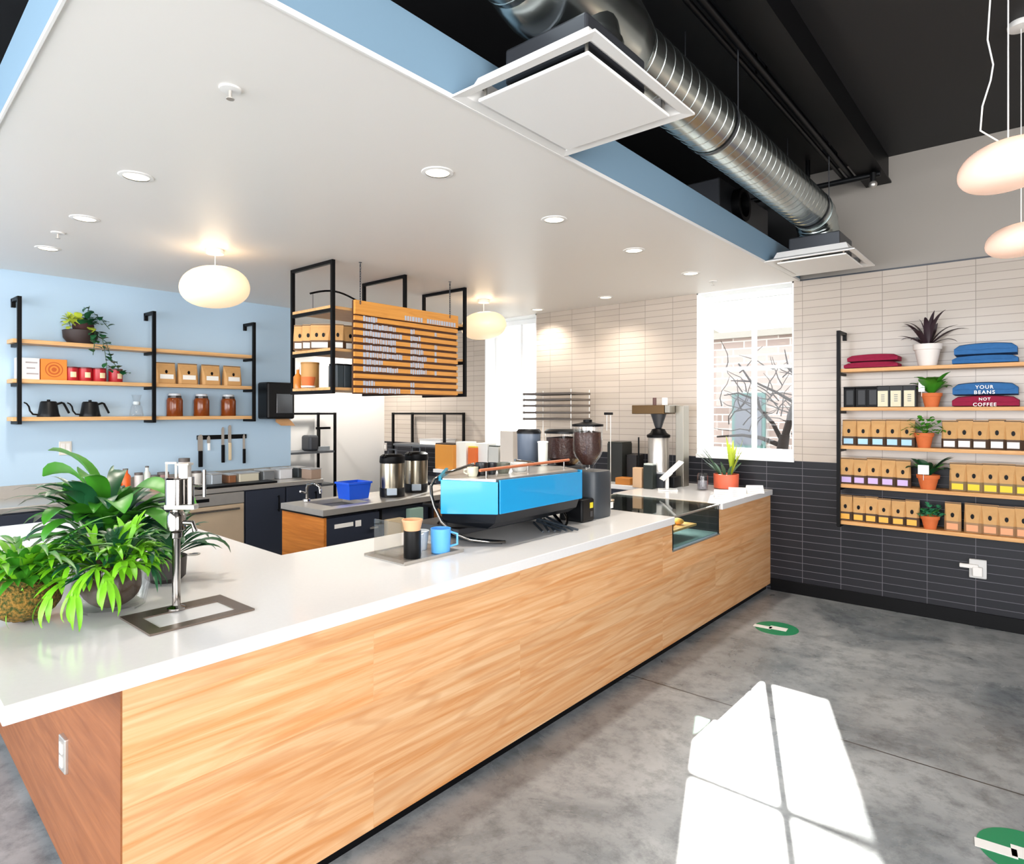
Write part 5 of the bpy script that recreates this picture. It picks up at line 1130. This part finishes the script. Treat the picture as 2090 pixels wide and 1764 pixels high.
m = MB(); m.lathe(-2.34, 3.53, [(0.04, 1.205), (0.04, 1.24), (0.085, 1.30), (0.098, 1.33), (0.1, 1.5), (0.096, 1.5), (0.094, 1.335), (0.08, 1.305), (0.035, 1.245)], 26, caps=False); m.build('hopper', M_glass, t, smooth=True)
m = MB(); m.lathe(-2.34, 3.53, [(0.034, 1.246), (0.078, 1.308), (0.09, 1.34), (0.09, 1.462), (0.001, 1.475)], 24); m.build('beans', M_bean, t, smooth=True)
m = MB(); m.lathe(-2.34, 3.53, [(0.105, 1.5), (0.105, 1.515), (0.06, 1.522), (0.03, 1.53), (0.03, 1.545), (0.001, 1.55)], 24); m.build('lid', M_black, t, smooth=True)
t = thing('hopper_handle', 'small black handled tamper behind the full hopper', 'tamper', (-2.8, 4.3, Z0)) if False else None
t = thing('coffee_grinder', 'small black grinder with yellow sticker between espresso machine and grey grinder', 'grinder', (-2.32, 3.33, Z0))
m = MB(); m.box(-2.40, -2.22, 3.29, 3.43, Z0, 1.045); m.build('housing', M_blackplastic, t, bevel=0.012)
m = MB(); m.lathe(-2.219, 3.395, [(0.001, 0), (0.001, 0.001)], 6) if False else m.box(-2.2205, -2.2185, 3.375, 3.41, 0.985, 1.02); m.build('sticker', mat('yellow_sticker', '#e3d22a', 0.5), t)
m = MB(); m.box(-2.2205, -2.2185, 3.38, 3.405, 0.93, 0.965); m.build('label_patch', M_grey, t)
# grinders standing further back, behind the machine (rear edge of the worktop)
def back_grinder(lab, u0, u1, v0, v1, x, filled, bodyc):
    a, b = on_x(u0, v1, x), on_x(u1, v1, x); zt_ = on_x((u0 + u1) / 2, v0, x).z; zb_ = on_x((u0 + u1) / 2, v1, x).z; yc = (a.y + b.y) / 2; r = abs(b.y - a.y) / 2 * 0.8
    t = thing('coffee_grinder', lab, 'grinder', (x, yc, Z0), 'coffee grinders')
    m = MB(); m.box(x - 0.09, x + 0.08, yc - r, yc + r, Z0, zb_ - 0.03); m.build('housing', mat('grinder_' + bodyc[1:], bodyc, 0.4), t, bevel=0.012)
    m = MB(); m.lathe(x, yc, [(r * 0.5, zb_ - 0.03), (r * 0.95, zb_ + 0.02), (r, zt_ - 0.03)], 22, caps=False); m.build('hopper', M_glass if filled else mat('slate_hopper', '#5c6675', 0.3), t, smooth=True)
    if filled: m = MB(); m.lathe(x, yc, [(r * 0.45, zb_ - 0.028), (r * 0.9, zb_ + 0.022), (r * 0.94, zt_ - 0.06), (0.001, zt_ - 0.05)], 20); m.build('beans', M_bean, t, smooth=True)
    m = MB(); m.lathe(x, yc, [(r * 1.04, zt_ - 0.03), (r * 1.04, zt_ - 0.015), (r * 0.9, zt_), (0.001, zt_)], 22); m.build('lid', M_blackplastic, t, smooth=True)
back_grinder('slate grey grinder hopper behind the left half of the machine rail', 1060, 1098, 876, 945, -2.66, False, '#2e333b')
back_grinder('bean filled grinder hopper behind the right half of the machine rail', 1123, 1184, 876, 940, -2.62, True, '#2e333b')
# tall pale canister between hoppers
p = on_x(1108, 945, -2.50)
simple_lathe('canister', 'tall pale paper cup stack on the espresso machine between two grinder hoppers', 'cup stack', (-2.50, p.y, Z0 + 0.352), [('body', [(0.03, 0), (0.033, 0.145)], mat('pale_paper_cups', '#e4e6dc', 0.5)), ('rim', [(0.036, 0.145), (0.036, 0.153), (0.026, 0.155)], M_paper)])
p = on_x(1242, 868, -2.62); q = on_x(1240, 845, -2.62)
t = thing('tamper_stand', 'thin wire lever stand with black grip behind the full hopper', 'stand', (-2.62, p.y, Z0))
m = MB(); m.tube([(-2.62, p.y + 0.03, Z0), (-2.62, p.y + 0.03, q.z)], 0.003, 6); m.tube([(-2.62, p.y - 0.025, 1.45), (-2.62, p.y - 0.025, q.z)], 0.003, 6); m.lathe(-2.62, p.y + 0.03, [(0.03, Z0), (0.03, Z0 + 0.01)], 16); m.build('wire', M_steel, t)
m = MB(); m.box(-2.635, -2.605, p.y - 0.045, p.y + 0.045, q.z - 0.008, q.z + 0.012); m.build('grip', M_black, t, bevel=0.004)
# ================================================================== SHORT WORKTOP AND REAR COUNTER
# tall coffee brewer
p = on_z(1346, 992, CT); bx, by = -2.80, 5.47
t = thing('coffee_brewer', 'tall stainless coffee brewer with steel server by the tiled wall', 'coffee machine', (bx, by, Z0))
M_brew = mat('warm_brushed_steel', '#8d877c', 0.35, 0.8)
def B(u, v): return on_y(u, v, by)
def bxx(m, u0, u1, v0, v1, d0=-0.07, d1=0.07):
    a, b = B(u0, v1), B(u1, v0); m.box(a.x, b.x, by + d0, by + d1, a.z, b.z)
m = MB(); bxx(m, 1308, 1388, 972, 990, -0.12, 0.14); m.build('base', M_blackplastic, t, bevel=0.006)
a = B(1377, 990); b = B(1393, 828)
m = MB(); m.box(a.x, b.x, by + 0.02, by + 0.14, Z0, b.z); m.build('column', M_brew, t, bevel=0.004)
m = MB(); bxx(m, 1301, 1366, 827, 845, -0.11, 0.13); m.build('brew_head', mat('bronze_head', '#5d4526', 0.35, 0.6), t, bevel=0.005)
m = MB(); bxx(m, 1366.5, 1376.5, 827, 843, -0.10, 0.12); m.build('head_cover', M_brew, t, bevel=0.004)
c = B(1345, 900); r = 0.098
zs = lambda v: B(1345, v).z
m = MB(); m.lathe(c.x, by - 0.01, [(r, zs(975)), (r, zs(893)), (r * 0.9, zs(889))], 26); m.build('server', M_steel, t, smooth=True)
m = MB(); m.lathe(c.x, by - 0.01, [(r * 1.1, zs(893)), (r * 1.12, zs(888)), (r * 0.8, zs(884)), (r * 0.6, zs(876)), (0.02, zs(874))], 26); m.build('server_lid', M_black, t, smooth=True)
m = MB(); m.lathe(c.x, by - 0.01, [(0.03, zs(874)), (0.07, zs(848)), (0.075, zs(845))], 22); m.build('brew_basket', M_grey, t, smooth=True)
m = MB(); e = B(1336, 812); m.tube([(e.x, by, zs(828)), (e.x, by, e.z)], 0.018, 10); m.build('knob', mat('brown_knob', '#5a3a34', 0.5), t, smooth=True)
m = MB(); e = B(1357, 812); m.box(e.x - 0.018, e.x + 0.018, by - 0.02, by + 0.02, zs(828), e.z); m.build('control_tag', M_paper, t)
m = MB(); a = B(1313, 960); m.tube([(a.x, by - 0.09, zs(970)), (a.x, by - 0.09, zs(893))], 0.008, 8); m.build('sight_tube', M_black, t)

# point of sale tablet on a stand
p = on_z(1368, 1002, CT)
t = thing('tablet_stand', 'white tablet till on a tilted stand at the short worktop', 'tablet', (p.x, p.y, Z0))
m = MB(); m.box(-0.11, 0.06, -0.07, 0.07, 0, 0.012, rot=0.5); m.build('base', M_paper, t, local=True, bevel=0.004)
m = MB(); m.tube([(-0.03, 0, 0.01), (-0.03, 0.0, 0.12), (0.01, 0, 0.16)], 0.016, 12); m.build('arm', M_paper, t, local=True, smooth=True)
R3 = Matrix.Rotation(0.67, 3, 'Z') @ Matrix.Rotation(-0.75, 3, 'Y')
m = MB(); m.box(-0.10, 0.14, -0.085, 0.085, 0.16, 0.172, rot=R3, piv=(0.0, 0, 0.16)); m.build('tablet', M_paper, t, local=True, bevel=0.004)
m = MB(); m.box(-0.088, 0.128, -0.075, 0.075, 0.158, 0.1595, rot=R3, piv=(0.0, 0, 0.16)); m.build('screen', mat('dark_screen', '#14161a', 0.15), t, local=True)
# small things beside it
def blk(name, lab, cat, u0, u1, v0, v1, y, c, d=0.06, grp=None, lid=None):
    a, b = on_y(u0, v1, y), on_y(u1, v0, y); zz = Z0
    t = thing(name, lab, cat, ((a.x + b.x) / 2, y, zz), grp)
    m = MB(); m.box(a.x, b.x, y - d / 2, y + d / 2, zz, b.z); m.build('body', mat('obj_' + c[1:], c, 0.55), t, bevel=0.005)
    if lid: m = MB(); m.box(a.x + 0.004, b.x - 0.004, y - d / 2 + 0.004, y + d / 2 - 0.004, b.z, b.z + 0.015); m.build('lid', mat('obj_' + lid[1:], lid, 0.5), t, bevel=0.003)
    return t
blk('paper_bag', 'tan paper bag standing left of the tablet till', 'bag', 1294, 1313, 955, 988, 5.18, '#c9a581', 0.06)
blk('canister', 'dark green black canister between the paper bag and the tablet till', 'canister', 1317, 1336, 950, 989, 5.17, '#18211d', 0.08, None, '#c8d0cc')
blk('card_reader', 'small dark card reader behind the tablet till', 'card reader', 1338, 1356, 968, 990, 5.25, '#2a2e35', 0.05, None, '#b9bcc2')
blk('wooden_box', 'low amber wooden box beside the grey grinder', 'box', 1262, 1292, 976, 989, 5.33, '#b9752c', 0.12)
blk('grinder_body', 'black domed grinder standing on the rear counter left of the brewer', 'grinder', 1250, 1280, 905, 985, 5.55, '#191b17', 0.2, None, '#22251f')
blk('black_box', 'low black box on the rear counter beside the brewer base', 'box', 1286, 1306, 928, 985, 5.6, '#1b1616', 0.15)
# terracotta planter with snake plant
p = on_z(1482, 997, CT); 
t = thing('potted_plant', 'tall snake plant in a coral pot under the window on the short worktop', 'plant', (p.x, p.y, Z0))
smooth_lathe(t, 'pot', [(0.08, 0), (0.108, 0.006), (0.111, 0.132), (0.102, 0.132), (0.098, 0.115), (0.001, 0.115)], mat('coral_pot', '#e0694a', 0.5))
smooth_lathe(t, 'soil', [(0.097, 0.116), (0.001, 0.122)], M_soil)
rnd = random.Random(21); m = MB(); mm = MB()
for k in range(12):
    az = rnd.uniform(0, 2 * PI); m.leaf((0.05 * math.cos(az), 0.05 * math.sin(az), 0.115), az, rnd.uniform(0.7, 1.3), rnd.uniform(0.12, 0.2), 0.03, rnd.uniform(0.2, 0.8), n=8, peak=0.4)
for k in range(6): m.leaf((-0.05 * CA, -0.05 * SA, 0.115), YAW + PI + rnd.uniform(-0.4, 0.4), rnd.uniform(0.75, 1.1), rnd.uniform(0.3, 0.4), 0.02, 0.3, n=8, peak=0.3)
for k in range(8): mm.leaf((0.05 * CA, 0.05 * SA, 0.115), YAW + rnd.uniform(-2, 2), rnd.uniform(1.2, 1.5), rnd.uniform(0.25, 0.38), 0.032, rnd.uniform(-0.1, 0.4), n=8, peak=0.5)
for q in (m, mm):
    for v in q.bm.verts: v.co.y = min(v.co.y, YN - p.y - 0.03)
m.build('leaves', mat('grey_green_leaf', '#4a6a50', 0.4, noise=0.5, nscale=14), t, local=True, smooth=True); mm.build('pale_leaves', M_leafyellow, t, local=True, smooth=True)
p = on_z(1434, 1000, CT)
t = thing('glass_jar', 'clear glass jar left of the coral plant pot', 'jar', (p.x, p.y, Z0))
smooth_lathe(t, 'jar_body', [(0.045, 0), (0.048, 0.005), (0.048, 0.13), (0.04, 0.15), (0.036, 0.15), (0.044, 0.128), (0.044, 0.008), (0.001, 0.005)], M_glass, caps=False)
smooth_lathe(t, 'contents', [(0.042, 0.009), (0.042, 0.08), (0.001, 0.085)], mat('grey_contents', '#7d7a80', 0.8, noise=0.6, nscale=60))
# white card tents
for i, (u, v, rz, lab) in enumerate(((1476, 1016, 0.5, 'white folded menu card closest to the display case'), (1505, 1011, 0.35, 'white folded menu card in the middle, before the coral pot'), (1540, 1006, 0.6, 'white folded menu card nearest the charcoal tile'))):
    p = on_z(u, v, CT); t = thing('menu_card', lab, 'card', (p.x, p.y, Z0), 'folded menu cards')
    m = MB(); m.loft([[(-0.07, -0.045, 0), (-0.07, -0.043, 0), (-0.07, 0.003, 0.062), (-0.07, -0.0, 0.064)], [(0.07, -0.045, 0), (0.07, -0.043, 0), (0.07, 0.003, 0.062), (0.07, 0.0, 0.064)]])
    m.loft([[(-0.07, 0.045, 0), (-0.07, 0.043, 0), (-0.07, -0.003, 0.062), (-0.07, 0.0, 0.064)], [(0.07, 0.045, 0), (0.07, 0.043, 0), (0.07, -0.003, 0.062), (0.07, 0.0, 0.064)]]); m.build('card', M_paper, t, local=True)
    m = MB()
    for k in range(3): m.box(-0.05, 0.02 + 0.01 * k, -0.036 + 0.011 * k - 0.0015, -0.030 + 0.011 * k - 0.0015, 0.012 + 0.0152 * k, 0.0135 + 0.0152 * k)
    m.build('print', M_grey, t, local=True); t.rotation_euler = (0, 0, rz)

# flat grey bars stacked on thin posts behind the machine
y = 5.5; a, b = on_y(1088, 860, y), on_y(1186, 860, y); 
t = thing('bar_stack', 'flat grey bars stacked on thin posts on the rear counter before the pale tile', 'rack', ((a.x + b.x) / 2, y, Z0))
ztop = on_y(1137, 800, y).z
m = MB()
for xx in (a.x + 0.01, b.x - 0.01):
    for yy in (y - 0.17, y + 0.17): m.tube([(xx, yy, Z0), (xx, yy, ztop + 0.02)], 0.004, 6)
m.build('post', M_steel, t)
for k, v in enumerate((804, 816, 828, 842, 855)):
    z = on_y(1137, v, y).z; m = MB(); m.box(a.x, b.x, y - 0.18, y + 0.18, z - 0.014, z + 0.01); m.build('tray', mat('grey_bar', '#6a615a', 0.4, 0.2), t, bevel=0.003)
# boxes on the rear counter
def rbox(name, lab, u0, u1, v0, y, c, d=0.15, lid=None): return blk(name, lab, 'box', u0, u1, v0, 990, y, c, d, 'boxes on the rear counter', lid)
rbox('carton', 'amber carton on the rear counter behind the machine, left of the white bags', 900, 936, 908, 5.40, '#cf8a33', 0.2, '#2c1d12')
rbox('carton', 'white carton with red print on the rear counter behind the machine', 941, 962, 902, 5.45, '#efece2', 0.18)
rbox('carton', 'red and yellow carton between white cartons on the rear counter', 962, 976, 914, 5.42, '#d8692c', 0.12, '#d6c22f')
rbox('carton', 'white carton under the far window, right of the red and yellow carton', 979, 1004, 905, 5.5, '#e7e6e2', 0.16)
rbox('carton', 'pale grey carton under the far window, beside the hopper', 1006, 1026, 912, 5.5, '#c7c7c2', 0.16, '#3b423f')
rbox('carton', 'tall pale carton left of the slate hopper on the rear counter', 1030, 1056, 880, 5.5, '#d9cfc4', 0.16)

# airpots on the island
for i, (x, y, lab) in enumerate(((-4.13, 3.33, 'steel airpot with black top on the island, closest to the sink'), (-4.21, 3.66, 'steel airpot with black top on the island, closest to the espresso machine'))):
    t = thing('airpot', lab, 'airpot', (x, y, CT + 0.0005), 'airpots on the island')
    smooth_lathe(t, 'base', [(0.1, 0), (0.102, 0.01), (0.102, 0.07), (0.098, 0.075)], M_blackplastic)
    smooth_lathe(t, 'body', [(0.099, 0.075), (0.099, 0.275)], mat('airpot_steel', '#b5ab98', 0.22, 1.0), seg=30)
    smooth_lathe(t, 'lid', [(0.101, 0.275), (0.104, 0.285), (0.1, 0.33), (0.08, 0.345), (0.03, 0.35)], M_black)
    m = MB(); m.tube([(0.02, -0.08, 0.325), (0.06, -0.13, 0.345), (0.07, -0.15, 0.33)], 0.012, 10); m.build('spout', M_black, t, local=True, smooth=True)
    m = MB(); m.tube([(-0.05, 0.0, 0.34), (-0.05, 0, 0.385), (0.05, 0, 0.385), (0.05, 0, 0.34)], 0.007, 8); m.build('handle', M_grey, t, local=True, smooth=True)
    m = MB(); m.box(0.07, 0.112, -0.05, 0.03, 0.02, 0.075, rot=-0.6, piv=(0, 0, 0)); m.build('tap_plate', mat('pale_blue_grey', '#b5c2d0', 0.4), t, local=True, bevel=0.004)
# blue tub
t = thing('storage_tub', 'cobalt blue plastic tub on the island beside the sink', 'tub', (-4.27, 3.05, CT + 0.0005))
m = MB(); R_ = [[(sx * w, sy * l, z) for sx, sy in ((-1, -1), (1, -1), (1, 1), (-1, 1))] for z, w, l in ((0, 0.075, 0.09), (0.125, 0.09, 0.105), (0.125, 0.082, 0.097), (0.01, 0.068, 0.082))]
m.loft(R_); m.build('tub', M_cobalt, t, local=True)
m = MB(); R_ = [[(sx * w, sy * l, z) for sx, sy in ((-1, -1), (1, -1), (1, 1), (-1, 1))] for z, w, l in ((0.12, 0.098, 0.113), (0.135, 0.098, 0.113), (0.135, 0.085, 0.1), (0.12, 0.085, 0.1))]
m.loft(R_ + [R_[0]], caps=False); m.build('rim', M_cobalt, t, local=True)

# ------------------------------------------------------------------ things on the back counter
def bc(u, x=-5.98): return on_x(u, 960, x).y
t = thing('bar_mat', 'long black rubber mat on the steel back counter', 'mat', (-5.9, bc(490), CT + 0.0005))
m = MB(); ya, yb = on_x(400, 985, -5.82).y, on_x(560, 985, -5.82).y; m.box(-5.95, -5.76, ya, yb, CT + 0.0005, CT + 0.02); m.build('mat', M_black, t, bevel=0.004)
items = [(256, 0.04, 0.19, '#e8621c', 'bottle', 'bright orange bottle above the tall plant on the back counter'), (238, 0.035, 0.11, '#a12c22', 'bottle', 'dark red bottle beside the bright orange bottle'), (283, 0.035, 0.15, '#d9d8d6', 'canister', 'white canister right of the orange bottle on the back counter'),
         (300, 0.03, 0.20, '#cfd4cf', 'bottle', 'slender pale bottle right of the white canister'), (316, 0.045, 0.12, '#c99a78', 'jar', 'tan jar left of the tap tower on the back counter'), (333, 0.05, 0.14, '#8c6b66', 'jar', 'dusky red jar directly behind the tap tower'),
         (376, 0.05, 0.25, '#efe4e0', 'paper_cup_stack', 'white paper cup stack rising behind the tap tower'), (401, 0.045, 0.13, '#d5d1cb', 'jar', 'pale jar right of the tap tower on the back counter')]
for u, r, h, c, nm, lab in items:
    t = thing(nm, lab, nm.replace('_', ' '), (-6.12, bc(u, -6.12), CT + 0.0005), 'bottles and jars on the back counter')
    prof = [(r * 0.9, 0), (r, 0.008), (r, h * 0.72), (r * 0.5, h * 0.85), (r * 0.5, h)] if nm == 'bottle' else [(r * 0.9, 0), (r, 0.006), (r, h * 0.9), (r * 0.92, h * 0.92)]
    smooth_lathe(t, 'body', prof, mat('bc_' + c[1:], c, 0.4), seg=18)
    smooth_lathe(t, 'cap', [(prof[-1][0] * 1.05, h * (1.0 if nm == 'bottle' else 0.92)), (prof[-1][0] * 1.05, h * 1.06), (0.001, h * 1.07)], mat('bc_cap', '#5c5552', 0.5), seg=18)
row2 = [(434, 0.10, 0.10, '#bcc6cf', 'steel_pan', 'square pale steel pan at the left end of the bar mat'), (466, 0.07, 0.08, '#8a5a3a', 'carton', 'small copper brown carton on the back counter by the dishwasher'), (500, 0.2, 0.085, '#cfc9b4', 'carton', 'long cream carton above the dishwasher on the back counter'),
        (540, 0.12, 0.095, '#8d9296', 'steel_pan', 'grey steel pan right of the long cream carton'), (575, 0.14, 0.10, '#e3e4e6', 'carton', 'white carton near the end of the back counter'), (608, 0.10, 0.10, '#4f565a', 'steel_pan', 'dark steel pan near the end of the back counter'), (648, 0.12, 0.10, '#a58c7a', 'carton', 'tan carton at the end of the back counter by the corridor')]
for u, w, h, c, nm, lab in row2:
    yc = min(bc(u, -6.12), 3.66); xq = -5.86 if u == 648 else -6.12; t = thing(nm, lab, 'box' if nm == 'carton' else 'pan', (xq, yc, CT + 0.0005), 'boxes and pans on the back counter')
    m = MB(); m.box(-0.09, 0.09, -w / 2, w / 2, 0, h); m.build('body', mat('bc_' + c[1:], c, 0.35, 0.6 if nm == 'steel_pan' else 0), t, local=True, bevel=0.006)
    m = MB(); m.box(-0.094, 0.094, -w / 2 - 0.004, w / 2 + 0.004, h, h + 0.01); m.build('lid' if nm == 'carton' else 'rim', mat('bc_rim', '#c9c9c8', 0.3, 0.5), t, local=True)

# ------------------------------------------------------------------ corridor racks and switch
def rack(lab, x0, x1, y0, y1, ztop, shelves):
    t = thing('wire_rack', lab, 'rack', ((x0 + x1) / 2, (y0 + y1) / 2, 0), 'black storage racks')
    for xx in (x0, x1):
        for yy in (y0, y1): m = MB(); m.box(xx - 0.014, xx + 0.014, yy - 0.014, yy + 0.014, 0, ztop); m.build('post', M_black, t)
    m = MB()
    for xx in (x0, x1): m.bar((xx, y0, ztop - 0.014), (xx, y1, ztop - 0.014), 0.024)
    for yy in (y0, y1): m.bar((x0, yy, ztop - 0.014), (x1, yy, ztop - 0.014), 0.024)
    m.build('top_rail', M_black, t)
    for z in shelves: m = MB(); m.box(x0 - 0.01, x1 + 0.01, y0 - 0.01, y1 + 0.01, z - 0.025, z); m.build('shelf_board', mat('grey_rack_shelf', '#5d6064', 0.5), t)
    return t
rack('black steel rack in the white corridor beyond the blue wall', -7.36, -6.98, 3.86, 4.70, 1.585, (0.25, 0.68, 1.10))
rack('black steel rack against the tiled wall behind the airpots', -6.74, -5.74, 5.45, 5.79, 1.585, (0.25, 0.72, 1.17))
p = on_x(637, 917, -7.12)
t = thing('counter_scale', 'dark machine with raised arm on the corridor rack shelf', 'machine', (-7.12, p.y, 1.1005))
m = MB(); m.box(-0.1, 0.1, -0.1, 0.04, 0, 0.2); m.build('body', M_grey, t, local=True, bevel=0.03)
m = MB(); m.bar((0, 0.10, 0), (0, 0.10, 0.28), 0.025); m.bar((0, 0.06, 0.285), (0, 0.26, 0.285), 0.03); m.build('arm', M_black, t, local=True)
m = MB(); m.box(-0.06, 0.06, 0.04, 0.22, 0, 0.05); m.build('base', mat('grey_base', '#9aa0a4', 0.4), t, local=True)
t = thing('storage_box', 'white storage box on the rack behind the airpots', 'box', (-6.05, 5.62, 1.1705))
m = MB(); m.box(-0.2, 0.2, -0.13, 0.13, 0, 0.06); m.build('body', M_paper, t, local=True, bevel=0.006)
m = MB(); m.box(-0.205, 0.205, -0.135, 0.135, 0.06, 0.075); m.build('lid', mat('grey_white_plastic2', '#c9c6c4', 0.45), t, local=True)
p = on_y(787, 912, YN)
t = thing('light_switch', 'small grey light switch beside the rack on the tiled wall', 'switch', (p.x, YN - 0.001, p.z))
m = MB(); m.box(-0.035, 0.035, -0.008, 0, -0.058, 0.058); m.build('plate', mat('grey_switch', '#b3aca7', 0.45), t, local=True, bevel=0.002)
m = MB(); m.box(-0.012, 0.012, -0.012, -0.008, -0.03, 0.03); m.build('rocker', M_white, t, local=True)
